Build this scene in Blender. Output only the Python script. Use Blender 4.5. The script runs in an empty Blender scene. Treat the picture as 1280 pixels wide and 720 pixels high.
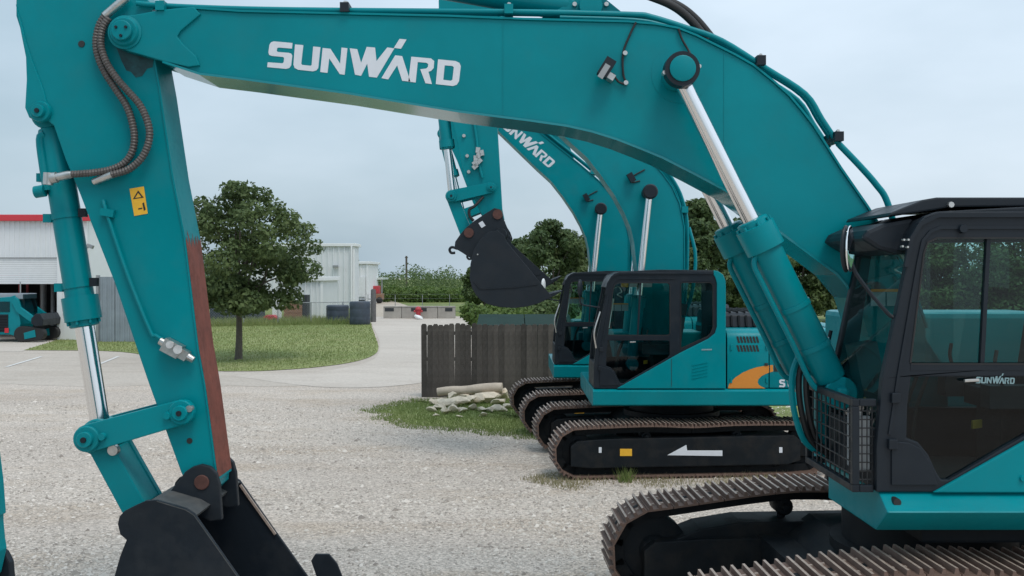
import bpy, bmesh, math, random
import numpy as np
from mathutils import Vector, Matrix, noise
from mathutils.geometry import tessellate_polygon

random.seed(11)
rng = np.random.default_rng(7)
S = bpy.context.scene
C = S.collection
R = math.radians

# ------------------------------------------------------------------ camera, sky, sun, exposure
CAM_H, FPX, CX, HY = 3.05, 1250.0, 640.0, 344.0
cd = bpy.data.cameras.new('camera')
cam = bpy.data.objects.new('camera', cd)
C.objects.link(cam)
cam.location = (0, 0, CAM_H)
cam.rotation_euler = (R(90), 0, 0)
cd.sensor_width = 36
cd.lens = 36 * FPX / 1280
cd.shift_y = (HY - 360) / 1280
cd.clip_start = 0.1
cd.clip_end = 3000
S.camera = cam

SUN_EL, SUN_AZ = 62.0, 150.0          # azimuth measured clockwise from +Y (the view direction)
w = bpy.data.worlds.new('World')
S.world = w
w.use_nodes = True
nt = w.node_tree
nt.nodes.clear()
out = nt.nodes.new('ShaderNodeOutputWorld')
bg = nt.nodes.new('ShaderNodeBackground')
sky = nt.nodes.new('ShaderNodeTexSky')
sky.sky_type = 'NISHITA'
sky.sun_disc = False
sky.sun_elevation = R(SUN_EL)
sky.sun_rotation = R(SUN_AZ)
sky.air_density = 1.2
sky.dust_density = 3.0
tc = nt.nodes.new('ShaderNodeTexCoord')
mp = nt.nodes.new('ShaderNodeMapping')
mp.inputs['Scale'].default_value = (1.0, 1.0, 2.6)
ns = nt.nodes.new('ShaderNodeTexNoise')
ns.inputs['Scale'].default_value = 2.3
ns.inputs['Detail'].default_value = 5.0
ns.inputs['Roughness'].default_value = 0.5
cr = nt.nodes.new('ShaderNodeValToRGB')          # thin high overcast: soft cloud sheet of two greys
cr.color_ramp.elements[0].position = 0.24
cr.color_ramp.elements[1].position = 0.78
cr.color_ramp.elements[0].color = (4.5, 5.95, 7.0, 1)
cr.color_ramp.elements[1].color = (8.2, 9.5, 10.8, 1)
mx = nt.nodes.new('ShaderNodeMix')
mx.data_type = 'RGBA'
mx.inputs[0].default_value = 0.80
bg.inputs['Strength'].default_value = 0.095
L = nt.links.new
L(tc.outputs['Generated'], mp.inputs['Vector'])
L(mp.outputs['Vector'], ns.inputs['Vector'])
sp = nt.nodes.new('ShaderNodeSeparateXYZ')       # the sheet thins, and so brightens, towards the sun's side
ma = nt.nodes.new('ShaderNodeMath'); ma.operation = 'MULTIPLY_ADD'; ma.inputs[1].default_value = 0.38
L(tc.outputs['Generated'], sp.inputs[0]); L(sp.outputs['X'], ma.inputs[0]); L(ns.outputs['Fac'], ma.inputs[2])
L(ma.outputs[0], cr.inputs['Fac'])
L(sky.outputs['Color'], mx.inputs[6])
zm = nt.nodes.new('ShaderNodeMapRange')          # an overcast sky is brighter overhead than at the horizon
zm.inputs[1].default_value = 0.0; zm.inputs[2].default_value = 1.0; zm.inputs[3].default_value = 0.96; zm.inputs[4].default_value = 1.65
vm = nt.nodes.new('ShaderNodeVectorMath'); vm.operation = 'SCALE'
L(sp.outputs['Z'], zm.inputs[0]); L(cr.outputs['Color'], vm.inputs[0]); L(zm.outputs[0], vm.inputs['Scale'])
L(vm.outputs[0], mx.inputs[7])
L(mx.outputs[2], bg.inputs['Color'])
L(bg.outputs['Background'], out.inputs['Surface'])

sd = bpy.data.lights.new('sun', 'SUN')
sun = bpy.data.objects.new('sun', sd)
C.objects.link(sun)
sd.energy = 1.3
sd.angle = R(22)
sd.color = (1.0, 0.93, 0.84)
sdir = Vector((math.sin(R(SUN_AZ)) * math.cos(R(SUN_EL)), math.cos(R(SUN_AZ)) * math.cos(R(SUN_EL)), math.sin(R(SUN_EL))))
sun.rotation_euler = sdir.to_track_quat('Z', 'Y').to_euler()
sun.location = (10, -10, 40)

vs = S.view_settings
vs.view_transform = 'Standard'
vs.look = 'None'
vs.exposure = 0.07
vs.gamma = 1.0
vs.use_curve_mapping = False
S.cycles.use_denoising = True
S.cycles.max_bounces = 8
S.cycles.transparent_max_bounces = 16

# ------------------------------------------------------------------ helpers
def W(px, py, Y):
    """a point seen at (px, py) of the 1280 x 720 photograph, standing at distance Y"""
    return Vector(((px - CX) * Y / FPX, Y, CAM_H - (py - HY) * Y / FPX))

def G(px, py):
    """ground point seen at (px, py)"""
    Y = CAM_H * FPX / (py - HY)
    return Vector(((px - CX) * Y / FPX, Y, 0))

def WL(pts, Y):
    return [(W(a, b, Y).x, W(a, b, Y).z) for a, b in pts]

ORG = {}

def link(o, parent):
    C.objects.link(o)
    if parent is not None:
        o.parent = parent
        ORG[o.name] = ORG[parent.name]
    else:
        ORG.setdefault(o.name, Vector((0, 0, 0)))
    return o

def tag(o, label=None, cat=None, group=None, kind=None):
    if label: o['label'] = label
    if cat: o['category'] = cat
    if group: o['group'] = group
    if kind: o['kind'] = kind
    return o

def thing(name, loc, label, cat, group=None):
    o = bpy.data.objects.new(name, None)
    o.empty_display_size = 0.3
    C.objects.link(o)
    o.location = loc
    ORG[o.name] = Vector(loc)
    return tag(o, label, cat, group)

def finish(name, bm, mat, parent=None, smooth=False, auto=True):
    """bmesh in WORLD coordinates -> one mesh object"""
    if parent is not None:
        off = ORG[parent.name]
        bmesh.ops.translate(bm, verts=bm.verts, vec=-off)
    me = bpy.data.meshes.new(name)
    bm.normal_update()
    bm.to_mesh(me)
    bm.free()
    for m in (mat if isinstance(mat, (list, tuple)) else [mat]):
        if m: me.materials.append(m)
    if smooth:
        me.polygons.foreach_set('use_smooth', [True] * len(me.polygons))
        if auto:
            try:
                me.set_sharp_from_angle(angle=R(38))
            except Exception:
                pass
    o = bpy.data.objects.new(name, me)
    return link(o, parent)

def fast(name, verts, faces, mat, parent=None, smooth=False):
    """numpy verts (n,3), faces (m,k)"""
    me = bpy.data.meshes.new(name)
    v = np.asarray(verts, dtype=np.float32)
    if parent is not None:
        v = v - np.array(ORG[parent.name], dtype=np.float32)
    f = np.asarray(faces, dtype=np.int32)
    k = f.shape[1]
    me.vertices.add(len(v))
    me.vertices.foreach_set('co', v.ravel())
    me.loops.add(f.size)
    me.loops.foreach_set('vertex_index', f.ravel())
    me.polygons.add(len(f))
    me.polygons.foreach_set('loop_start', np.arange(0, f.size, k, dtype=np.int32))
    me.polygons.foreach_set('loop_total', np.full(len(f), k, dtype=np.int32))
    if smooth:
        me.polygons.foreach_set('use_smooth', np.ones(len(f), dtype=bool))
    me.update(calc_edges=True)
    me.validate()
    for m in (mat if isinstance(mat, (list, tuple)) else [mat]):
        if m: me.materials.append(m)
    o = bpy.data.objects.new(name, me)
    return link(o, parent)

def bevel_sharp(bm, off, seg=2, ang=40, faces=None):
    es = [e for e in bm.edges if len(e.link_faces) == 2 and e.calc_face_angle(0) > R(ang)]
    if es and off > 0:
        bmesh.ops.bevel(bm, geom=es, offset=off, segments=seg, affect='EDGES', profile=0.6, clamp_overlap=True)

def poly_prism(bm, loops, y0, y1, mi=0):
    """loops: list of closed 2D loops (x,z) (first outer, others holes) extruded from y0 to y1"""
    tri = tessellate_polygon([[Vector((a, b, 0)) for a, b in lp] for lp in loops])
    flat = [p for lp in loops for p in lp]
    vf = [bm.verts.new((a, y0, b)) for a, b in flat]
    vb = [bm.verts.new((a, y1, b)) for a, b in flat]
    fs = []
    if len(loops) == 1:
        try:
            fs.append(bm.faces.new(vf)); fs.append(bm.faces.new(vb[::-1]))
        except ValueError:
            pass
    else:
        for t in tri:
            try:
                fs.append(bm.faces.new([vf[i] for i in t])); fs.append(bm.faces.new([vb[i] for i in t][::-1]))
            except ValueError:
                pass
    k = 0
    for lp in loops:
        n = len(lp)
        for i in range(n):
            j = (i + 1) % n
            try:
                fs.append(bm.faces.new([vf[k + j], vf[k + i], vb[k + i], vb[k + j]]))
            except ValueError:
                pass
        k += n
    for f in fs: f.material_index = mi
    bmesh.ops.recalc_face_normals(bm, faces=fs)
    return vf + vb

def plate(name, loops, y0, y1, mat, parent, bev=0.006, smooth=False):
    if not isinstance(loops[0][0], (list, tuple)):
        loops = [loops]
    bm = bmesh.new()
    poly_prism(bm, loops, y0, y1)
    if bev: bevel_sharp(bm, bev)
    return finish(name, bm, mat, parent, smooth=smooth)

def prism_x(bm, pts_yz, x0, x1):
    """profile in (y,z) extruded along x"""
    a = [bm.verts.new((x0, p[0], p[1])) for p in pts_yz]
    b = [bm.verts.new((x1, p[0], p[1])) for p in pts_yz]
    fs = [bm.faces.new(a), bm.faces.new(b[::-1])]
    n = len(a)
    for i in range(n):
        j = (i + 1) % n
        fs.append(bm.faces.new([a[j], a[i], b[i], b[j]]))
    bmesh.ops.recalc_face_normals(bm, faces=fs)

def box(bm, c, s, M=None, mi=0):
    v = []
    for dx in (-.5, .5):
        for dy in (-.5, .5):
            for dz in (-.5, .5):
                p = Vector((dx * s[0], dy * s[1], dz * s[2]))
                if M is not None: p = M @ p
                v.append(bm.verts.new(Vector(c) + p))
    for f in ((0, 1, 3, 2), (4, 6, 7, 5), (0, 4, 5, 1), (2, 3, 7, 6), (0, 2, 6, 4), (1, 5, 7, 3)):
        fc = bm.faces.new([v[i] for i in f]); fc.material_index = mi
    return v

def bx(name, x0, x1, y0, y1, z0, z1, mat, parent=None, bev=0.0, seg=2):
    bm = bmesh.new()
    box(bm, ((x0 + x1) / 2, (y0 + y1) / 2, (z0 + z1) / 2), (abs(x1 - x0), abs(y1 - y0), abs(z1 - z0)))
    bmesh.ops.recalc_face_normals(bm, faces=bm.faces)
    if bev: bevel_sharp(bm, bev, seg)
    return finish(name, bm, mat, parent)

def rings(bm, pts, rad, n=12, cap=True, mi=0):
    """sweep circles of radius rad[i] along pts"""
    pts = [Vector(p) for p in pts]
    t0 = (pts[1] - pts[0]).normalized()
    ref = Vector((0, 0, 1)) if abs(t0.z) < 0.9 else Vector((1, 0, 0))
    u = t0.cross(ref).normalized()
    prev = None; fs = []
    N = len(pts)
    first = last = None
    for i, p in enumerate(pts):
        if i == 0: t = t0
        elif i == N - 1: t = (pts[-1] - pts[-2]).normalized()
        else:
            t = (pts[i + 1] - pts[i - 1])
            t = t.normalized() if t.length > 1e-9 else t0
        u = (u - t * u.dot(t))
        if u.length < 1e-6: u = t.orthogonal()
        u.normalize()
        v = t.cross(u)
        r = rad[i] if isinstance(rad, (list, tuple)) else rad
        ring = [bm.verts.new(p + (u * math.cos(2 * math.pi * k / n) + v * math.sin(2 * math.pi * k / n)) * r) for k in range(n)]
        if prev:
            for k in range(n):
                f = bm.faces.new([prev[k], prev[(k + 1) % n], ring[(k + 1) % n], ring[k]])
                f.material_index = mi; fs.append(f)
        else:
            first = ring
        prev = ring
    if cap:
        for rg in (first[::-1], prev):
            try:
                f = bm.faces.new(rg); f.material_index = mi; fs.append(f)
            except ValueError: pass
    bmesh.ops.recalc_face_normals(bm, faces=fs)

def spline(pts, n=8):
    """Catmull-Rom through 3D points"""
    p = [Vector(q) for q in pts]
    p = [p[0] * 2 - p[1]] + p + [p[-1] * 2 - p[-2]]
    o = []
    for i in range(1, len(p) - 2):
        for k in range(n):
            t = k / n
            o.append(0.5 * ((2 * p[i]) + (-p[i - 1] + p[i + 1]) * t + (2 * p[i - 1] - 5 * p[i] + 4 * p[i + 1] - p[i + 2]) * t * t
                            + (-p[i - 1] + 3 * p[i] - 3 * p[i + 1] + p[i + 2]) * t ** 3))
    o.append(p[-2])
    return o

def resample(pts, step):
    o = [pts[0].copy()]; acc = 0.0
    for a, b in zip(pts, pts[1:]):
        d = (b - a).length
        while acc + d >= step and d > 1e-9:
            t = (step - acc) / d
            a = a + (b - a) * t
            o.append(a.copy()); d = (b - a).length; acc = 0.0
        acc += d
    return o

def tube(name, pts, r, mat, parent=None, n=10, sm=8, smooth=True):
    bm = bmesh.new()
    q = spline(pts, sm) if sm and len(pts) > 2 else [Vector(p) for p in pts]
    rings(bm, q, r, n)
    return finish(name, bm, mat, parent, smooth=smooth)

def hose(name, pts, r, mat, parent=None, pitch=0.024, n=10):
    """spiral-guarded hose: a ridge every pitch"""
    q = resample(spline(pts, 12), pitch / 2)
    bm = bmesh.new()
    rings(bm, q, [r if i % 2 else r * 0.80 for i in range(len(q))], n)
    return finish(name, bm, mat, parent, smooth=False)

def rod(name, p0, p1, r, mat, parent=None, n=24, prof=None):
    """round bar p0->p1; prof: list of (t, radius) along it"""
    p0, p1 = Vector(p0), Vector(p1)
    prof = prof or [(0, r), (1, r)]
    bm = bmesh.new()
    # double up stations so the steps stay crisp
    pts = [p0 + (p1 - p0) * t for t, _ in prof]
    rad = [q for _, q in prof]
    d = (p1 - p0).normalized()
    for i in range(1, len(pts)):
        if (pts[i] - pts[i - 1]).length < 1e-6: pts[i] = pts[i - 1] + d * 1e-4
    ref = Vector((0, 1, 0)) if abs(d.y) < .9 else Vector((1, 0, 0))
    u = d.cross(ref).normalized(); v = d.cross(u)
    prev = None; fs = []
    for p, q in zip(pts, rad):
        ring = [bm.verts.new(p + (u * math.cos(2 * math.pi * k / n) + v * math.sin(2 * math.pi * k / n)) * q) for k in range(n)]
        if prev:
            for k in range(n): fs.append(bm.faces.new([prev[k], prev[(k + 1) % n], ring[(k + 1) % n], ring[k]]))
        else: fs.append(bm.faces.new(ring[::-1]))
        prev = ring
    fs.append(bm.faces.new(prev))
    bmesh.ops.recalc_face_normals(bm, faces=fs)
    return finish(name, bm, mat, parent, smooth=True)

def boss(name, c, r, y0, y1, mat, parent, n=28, steps=None):
    """round pin boss with axis along Y, from y0 (near) to y1"""
    p = [(0, r * .93), (.12, r), (1, r)] if steps is None else steps
    return rod(name, (c[0], y0, c[1]), (c[0], y1, c[1]), r, mat, parent, n, p)

def sheet(name, pts, z, mat, kind='structure', label=None, sub=0):
    bm = bmesh.new()
    vs_ = [bm.verts.new((p[0], p[1], z)) for p in pts]
    f = bm.faces.new(vs_)
    if f.normal.z < 0 or (bm.normal_update() or f.normal.z < 0): f.normal_flip()
    bmesh.ops.triangulate(bm, faces=bm.faces)
    o = finish(name, bm, mat)
    if kind: o['kind'] = kind
    if label: o['label'] = label
    return o

def circ(c, r, a0, a1, n=10):
    return [(c[0] + r * math.cos(R(a0 + (a1 - a0) * i / (n - 1))), c[1] + r * math.sin(R(a0 + (a1 - a0) * i / (n - 1)))) for i in range(n)]

def copy_tree(o, parent=None):
    c = o.copy()
    C.objects.link(c)
    ORG[c.name] = ORG.get(o.name, Vector((0, 0, 0)))
    if parent is not None:
        mpi = o.matrix_parent_inverse.copy()
        c.parent = parent
        c.matrix_parent_inverse = mpi
    for ch in list(o.children): copy_tree(ch, c)
    return c

# ------------------------------------------------------------------ materials
def mat(name, col, rough=0.5, metal=0.0, var=0.0, vscale=4.0, bump=0.0, bscale=40.0, coat=0.0, dirt=None, dirt_amt=0.0, dscale=3.0, spec=None, coords='Object'):
    m = bpy.data.materials.new(name)
    m.use_nodes = True
    t = m.node_tree; n = t.nodes; b = n['Principled BSDF']
    b.inputs['Base Color'].default_value = (*col, 1)
    b.inputs['Roughness'].default_value = rough
    b.inputs['Metallic'].default_value = metal
    if spec is not None: b.inputs['Specular IOR Level'].default_value = spec
    if coat:
        b.inputs['Coat Weight'].default_value = coat
        b.inputs['Coat Roughness'].default_value = 0.12
    co = n.new('ShaderNodeTexCoord').outputs[coords]
    cur = None
    if var:
        a = n.new('ShaderNodeTexNoise'); a.inputs['Scale'].default_value = vscale; a.inputs['Detail'].default_value = 6
        a.inputs['Roughness'].default_value = 0.62
        t.links.new(co, a.inputs['Vector'])
        r = n.new('ShaderNodeMapRange'); r.inputs[1].default_value = 0.25; r.inputs[2].default_value = 0.75
        r.inputs[3].default_value = 1 - var; r.inputs[4].default_value = 1 + var
        t.links.new(a.outputs['Fac'], r.inputs[0])
        h = n.new('ShaderNodeVectorMath'); h.operation = 'SCALE'
        h.inputs[0].default_value = col
        t.links.new(r.outputs[0], h.inputs['Scale'])
        cur = h.outputs[0]
    if dirt:
        a = n.new('ShaderNodeTexNoise'); a.inputs['Scale'].default_value = dscale; a.inputs['Detail'].default_value = 8
        a.inputs['Roughness'].default_value = 0.7
        t.links.new(co, a.inputs['Vector'])
        r = n.new('ShaderNodeMapRange'); r.inputs[1].default_value = 0.48; r.inputs[2].default_value = 0.75
        r.inputs[3].default_value = 0; r.inputs[4].default_value = dirt_amt
        t.links.new(a.outputs['Fac'], r.inputs[0])
        x = n.new('ShaderNodeMix'); x.data_type = 'RGBA'
        t.links.new(r.outputs[0], x.inputs[0])
        if cur: t.links.new(cur, x.inputs[6])
        else: x.inputs[6].default_value = (*col, 1)
        x.inputs[7].default_value = (*dirt, 1)
        cur = x.outputs[2]
        rr = n.new('ShaderNodeMapRange'); rr.inputs[1].default_value = 0; rr.inputs[2].default_value = max(dirt_amt, .01)
        rr.inputs[3].default_value = rough; rr.inputs[4].default_value = min(1, rough + .3)
        t.links.new(r.outputs[0], rr.inputs[0]); t.links.new(rr.outputs[0], b.inputs['Roughness'])
    if cur: t.links.new(cur, b.inputs['Base Color'])
    if bump:
        a = n.new('ShaderNodeTexNoise'); a.inputs['Scale'].default_value = bscale; a.inputs['Detail'].default_value = 5
        t.links.new(co, a.inputs['Vector'])
        bp = n.new('ShaderNodeBump'); bp.inputs['Strength'].default_value = bump; bp.inputs['Distance'].default_value = 0.02
        t.links.new(a.outputs['Fac'], bp.inputs['Height']); t.links.new(bp.outputs['Normal'], b.inputs['Normal'])
    return m

TEAL = (0.0, 0.212, 0.244)
M = {}
M['teal'] = mat('teal_paint', TEAL, 0.30, var=0.13, vscale=.9, spec=.17, dirt=(0.012, .185, .21), dirt_amt=0.45, dscale=2.6, bump=0.02, bscale=7)
M['teal_far'] = mat('teal_paint_dusty', (0.0, 0.20, 0.235), 0.42, var=0.06, vscale=2, spec=.25, dirt=(0.03, .22, .24), dirt_amt=0.25)
M['primer'] = mat('red_oxide_primer', (0.19, 0.051, 0.032), 0.6, var=0.3, vscale=6, dirt=(0.08, .03, .024), dirt_amt=.5, dscale=8)
M['black'] = mat('black_paint', (0.0085, 0.0135, 0.020), 0.40, var=0.12, vscale=3, spec=.32, dirt=(0.03, .033, .036), dirt_amt=.2, dscale=4)
M['bucket'] = mat('bucket_black', (0.0095, 0.0145, 0.021), 0.45, var=0.15, vscale=4, spec=.35, dirt=(0.045, .044, .042), dirt_amt=.2, dscale=3, bump=.04, bscale=30)
M['rubber'] = mat('rubber', (0.012, 0.012, 0.013), 0.6, var=.15, vscale=20)
M['hoseg'] = mat('hose_guard', (0.085, 0.075, 0.070), 0.5, var=.3, vscale=15)
M['steel'] = mat('steel_fitting', (0.55, 0.54, 0.52), 0.35, metal=.9, var=.2, vscale=20)
M['chrome'] = mat('chrome_rod', (0.80, 0.80, 0.80), 0.16, metal=1.0)
M['track'] = mat('track_shoe_steel', (0.135, 0.083, 0.064), 0.65, var=.35, vscale=9, dirt=(0.20, .13, .095), dirt_amt=.6, dscale=14)
M['grouser'] = mat('track_shoe_worn', (0.38, 0.30, 0.25), 0.5, metal=0.2, var=.25, vscale=18)
M['under'] = mat('undercarriage_black', (0.006, 0.009, 0.012), 0.6, var=.25, vscale=5, spec=.2, dirt=(0.06, .050, .040), dirt_amt=.35, dscale=3.5)
M['tealgloss'] = mat('teal_paint_smooth', TEAL, 0.14, var=0.05, vscale=1.3, spec=.6)
M['rustpin'] = mat('rusty_pin', (.085, .032, .024), .7, var=.3, vscale=15)
M['dusty'] = mat('dusty_black', (.055, .060, .062), .7, var=.35, vscale=6, dirt=(.14, .13, .115), dirt_amt=.5, dscale=8)
M['tealshade'] = mat('teal_painted_shade', (.003, .055, .062), .5, var=.4, vscale=12, dirt=(.006, .012, .014), dirt_amt=.9, dscale=9)  # darkened teal, paints the shade under the boom tip
M['decal'] = mat('white_decal', (0.66, 0.68, 0.72), 0.45, var=.05, vscale=8)
M['decalgrey'] = mat('grey_decal', (0.20, 0.31, 0.33), 0.45)
M['yellow'] = mat('yellow_sticker', (0.78, 0.42, 0.03), 0.45, var=.06, vscale=20)
M['orange'] = mat('orange_decal', (0.66, 0.24, 0.035), 0.42, var=.05)
M['ink'] = mat('sticker_ink', (0.02, 0.02, 0.02), 0.5)
M['seat'] = mat('seat_fabric', (0.022, 0.023, 0.026), 0.85, bump=.2, bscale=60)
M['panel'] = mat('cab_plastic', (0.035, 0.037, 0.04), 0.6)
M['white'] = mat('white_plastic', (0.75, 0.76, 0.76), 0.3, var=.04)
M['mesh'] = mat('guard_wire', (0.02, 0.022, 0.025), 0.5)
M['greyradiator'] = mat('pale_filter', (0.30, 0.32, 0.33), 0.7, var=.1, vscale=20)

def glass_mat(name, tint, gloss=1.0, rough=0.02, base=1.0):
    m = bpy.data.materials.new(name); m.use_nodes = True
    t = m.node_tree; n = t.nodes; n.clear()
    o = n.new('ShaderNodeOutputMaterial'); tr = n.new('ShaderNodeBsdfTransparent'); gl = n.new('ShaderNodeBsdfGlossy')
    fr = n.new('ShaderNodeFresnel'); mx = n.new('ShaderNodeMixShader'); sc = n.new('ShaderNodeMath')
    tr.inputs['Color'].default_value = (*tint, 1); gl.inputs['Roughness'].default_value = rough
    fr.inputs['IOR'].default_value = 1.5
    ge = n.new('ShaderNodeNewGeometry'); im = n.new('ShaderNodeMix'); im.inputs[2].default_value = 1.5; im.inputs[3].default_value = 1 / 1.5
    t.links.new(ge.outputs['Backfacing'], im.inputs[0]); t.links.new(im.outputs[0], fr.inputs['IOR'])   # thin sheet: same gloss from both faces
    sc.operation = 'MULTIPLY'; sc.inputs[1].default_value = gloss
    t.links.new(fr.outputs[0], sc.inputs[0]); t.links.new(sc.outputs[0], mx.inputs[0])
    t.links.new(tr.outputs[0], mx.inputs[1]); t.links.new(gl.outputs[0], mx.inputs[2]); t.links.new(mx.outputs[0], o.inputs[0])
    return m
M['glass'] = glass_mat('cab_glass', (0.60, 0.80, 0.78))
M['darkglass'] = glass_mat('cab_glass_dark', (0.30, 0.42, 0.44), .7)
M['mirror'] = mat('mirror_glass', (0.85, 0.87, 0.88), 0.03, metal=1.0)

def leaf_mat(name, c1, c2, scale=.5):
    m = bpy.data.materials.new(name); m.use_nodes = True
    t = m.node_tree; n = t.nodes; b = n['Principled BSDF']
    g = n.new('ShaderNodeNewGeometry'); co = n.new('ShaderNodeTexCoord')
    a = n.new('ShaderNodeTexNoise'); a.inputs['Scale'].default_value = scale; a.inputs['Detail'].default_value = 3
    t.links.new(co.outputs['Object'], a.inputs['Vector'])
    ad = n.new('ShaderNodeMath'); ad.operation = 'MULTIPLY_ADD'; ad.inputs[1].default_value = 0.55
    t.links.new(g.outputs['Random Per Island'], ad.inputs[0])
    sb = n.new('ShaderNodeMath'); sb.operation = 'MULTIPLY_ADD'; sb.inputs[1].default_value = 1.4; sb.inputs[2].default_value = -0.48
    t.links.new(a.outputs['Fac'], sb.inputs[0]); t.links.new(sb.outputs[0], ad.inputs[2])
    x = n.new('ShaderNodeMix'); x.data_type = 'RGBA'
    x.inputs[6].default_value = (*c1, 1); x.inputs[7].default_value = (*c2, 1)
    t.links.new(ad.outputs[0], x.inputs[0]); t.links.new(x.outputs[2], b.inputs['Base Color'])
    b.inputs['Roughness'].default_value = 0.55
    b.inputs['Specular IOR Level'].default_value = 0.25
    tl = n.new('ShaderNodeBsdfTranslucent'); ms = n.new('ShaderNodeMixShader'); ms.inputs[0].default_value = 0.38
    t.links.new(x.outputs[2], tl.inputs['Color'])
    o = n['Material Output']
    t.links.new(b.outputs[0], ms.inputs[1]); t.links.new(tl.outputs[0], ms.inputs[2]); t.links.new(ms.outputs[0], o.inputs[0])
    return m
M['leaf'] = leaf_mat('tree_leaves', (0.050, 0.088, 0.036), (0.165, 0.215, 0.078))
M['leaf2'] = leaf_mat('woodland_leaves', (0.058, 0.10, 0.042), (0.165, 0.22, 0.08), .25)
M['leaf3'] = leaf_mat('shrub_leaves', (0.07, 0.13, 0.03), (0.16, 0.22, 0.06), .4)
M['grassb'] = leaf_mat('grass_blades', (0.15, 0.215, 0.065), (0.33, 0.345, 0.145), .35)
M['grassn'] = leaf_mat('grass_blades_fresh', (0.13, 0.20, 0.05), (0.28, 0.32, 0.12), .6)
M['dryg'] = leaf_mat('dry_weeds', (0.20, 0.20, 0.09), (0.44, 0.37, 0.24), .8)
M['bark'] = mat('bark', (0.10, 0.085, 0.07), 0.9, var=.3, vscale=14, bump=.5, bscale=25)

def ground_mat(name, c1, c2, c3, fine=38.0, mid=2.2, big=.16, rough=.9, bump=.35, speck=.5, stretch=(1, 1, 1)):
    m = bpy.data.materials.new(name); m.use_nodes = True
    t = m.node_tree; n = t.nodes; b = n['Principled BSDF']
    b.inputs['Roughness'].default_value = rough; b.inputs['Specular IOR Level'].default_value = .2
    co = n.new('ShaderNodeTexCoord'); mpn = n.new('ShaderNodeMapping'); mpn.inputs['Scale'].default_value = stretch
    t.links.new(co.outputs['Object'], mpn.inputs['Vector'])
    def nz(s, d=4, r=.6, raw=False):
        a = n.new('ShaderNodeTexNoise'); a.inputs['Scale'].default_value = s; a.inputs['Detail'].default_value = d; a.inputs['Roughness'].default_value = r
        t.links.new((co.outputs['Object'] if raw else mpn.outputs[0]), a.inputs['Vector']); return a.outputs['Fac']
    def mr(v, a, bb, c=0, d=1):
        r = n.new('ShaderNodeMapRange'); r.inputs[1].default_value = a; r.inputs[2].default_value = bb; r.inputs[3].default_value = c; r.inputs[4].default_value = d
        t.links.new(v, r.inputs[0]); return r.outputs[0]
    x = n.new('ShaderNodeMix'); x.data_type = 'RGBA'
    x.inputs[6].default_value = (*c1, 1); x.inputs[7].default_value = (*c2, 1)
    t.links.new(mr(nz(big, 5), .35, .65), x.inputs[0])
    y = n.new('ShaderNodeMix'); y.data_type = 'RGBA'
    t.links.new(x.outputs[2], y.inputs[6]); y.inputs[7].default_value = (*c3, 1)
    t.links.new(mr(nz(mid, 6, .7), .48, .70, 0, .75), y.inputs[0])
    vo = n.new('ShaderNodeTexVoronoi'); vo.inputs['Scale'].default_value = fine
    t.links.new(co.outputs['Object'], vo.inputs['Vector'])
    sp = n.new('ShaderNodeSeparateColor'); t.links.new(vo.outputs['Color'], sp.inputs[0])
    f1 = mr(sp.outputs[0], 0, 1, 1 - speck, 1 + speck)
    f2 = mr(nz(fine * .35, 5, .75, True), .3, .7, 1 - speck * .5, 1 + speck * .5)
    mu = n.new('ShaderNodeMath'); mu.operation = 'MULTIPLY'; t.links.new(f1, mu.inputs[0]); t.links.new(f2, mu.inputs[1])
    sc = n.new('ShaderNodeVectorMath'); sc.operation = 'SCALE'
    t.links.new(y.outputs[2], sc.inputs[0]); t.links.new(mu.outputs[0], sc.inputs['Scale'])
    t.links.new(sc.outputs[0], b.inputs['Base Color'])
    if bump:
        bp = n.new('ShaderNodeBump'); bp.inputs['Strength'].default_value = bump; bp.inputs['Distance'].default_value = .03
        t.links.new(vo.outputs['Distance'], bp.inputs['Height']); t.links.new(bp.outputs[0], b.inputs['Normal'])
    return m
M['gravel'] = ground_mat('gravel_ground', (.435, .375, .325), (.53, .465, .405), (.405, .325, .25), 40, .55, .13, speck=.33, stretch=(.5, 1.4, 1))
M['lot'] = ground_mat('worn_pavement', (.44, .39, .34), (.49, .435, .38), (.385, .33, .28), 20, .9, .10, bump=.05, speck=.10, stretch=(.35, 1.5, 1))
M['drive'] = ground_mat('pale_concrete', (.48, .43, .38), (.53, .475, .42), (.43, .375, .325), 20, .6, .09, bump=.04, speck=.08, stretch=(.6, 1.3, 1))
M['turf'] = ground_mat('turf', (.17, .215, .07), (.25, .28, .11), (.27, .265, .13), 12, .8, .12, bump=.3, speck=.25)
M['field'] = ground_mat('meadow', (.13, .175, .05), (.19, .22, .075), (.22, .20, .10), 2.5, .25, .03, bump=.2, speck=.25)
M['dirt'] = ground_mat('bare_track', (.40, .34, .28), (.46, .40, .33), (.36, .31, .25), 8, .5, .06, bump=.1, speck=.12)
def stone_mat():
    m = mat('gravel_stones', (.42, .40, .37), .9)
    t = m.node_tree; n = t.nodes; b = n['Principled BSDF']
    g = n.new('ShaderNodeNewGeometry'); r = n.new('ShaderNodeValToRGB')
    r.color_ramp.elements[0].color = (.25, .215, .185, 1); r.color_ramp.elements[1].color = (.68, .615, .55, 1)
    e = r.color_ramp.elements.new(.5); e.color = (.50, .445, .385, 1)
    t.links.new(g.outputs['Random Per Island'], r.inputs[0]); t.links.new(r.outputs[0], b.inputs['Base Color'])
    return m
M['stones'] = stone_mat()
M['rock'] = mat('broken_concrete', (.64, .55, .43), .9, var=.25, vscale=6, bump=.4, bscale=18)
M['log'] = mat('pale_log', (.50, .42, .34), .85, var=.2, vscale=5, bump=.2, bscale=15)
M['picket'] = mat('weathered_picket', (.115, .112, .112), .85, var=.38, vscale=4, bump=.35, bscale=22)
M['wallwhite'] = mat('white_metal_siding', (.66, .68, .70), .45, var=.05, vscale=.6)
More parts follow.
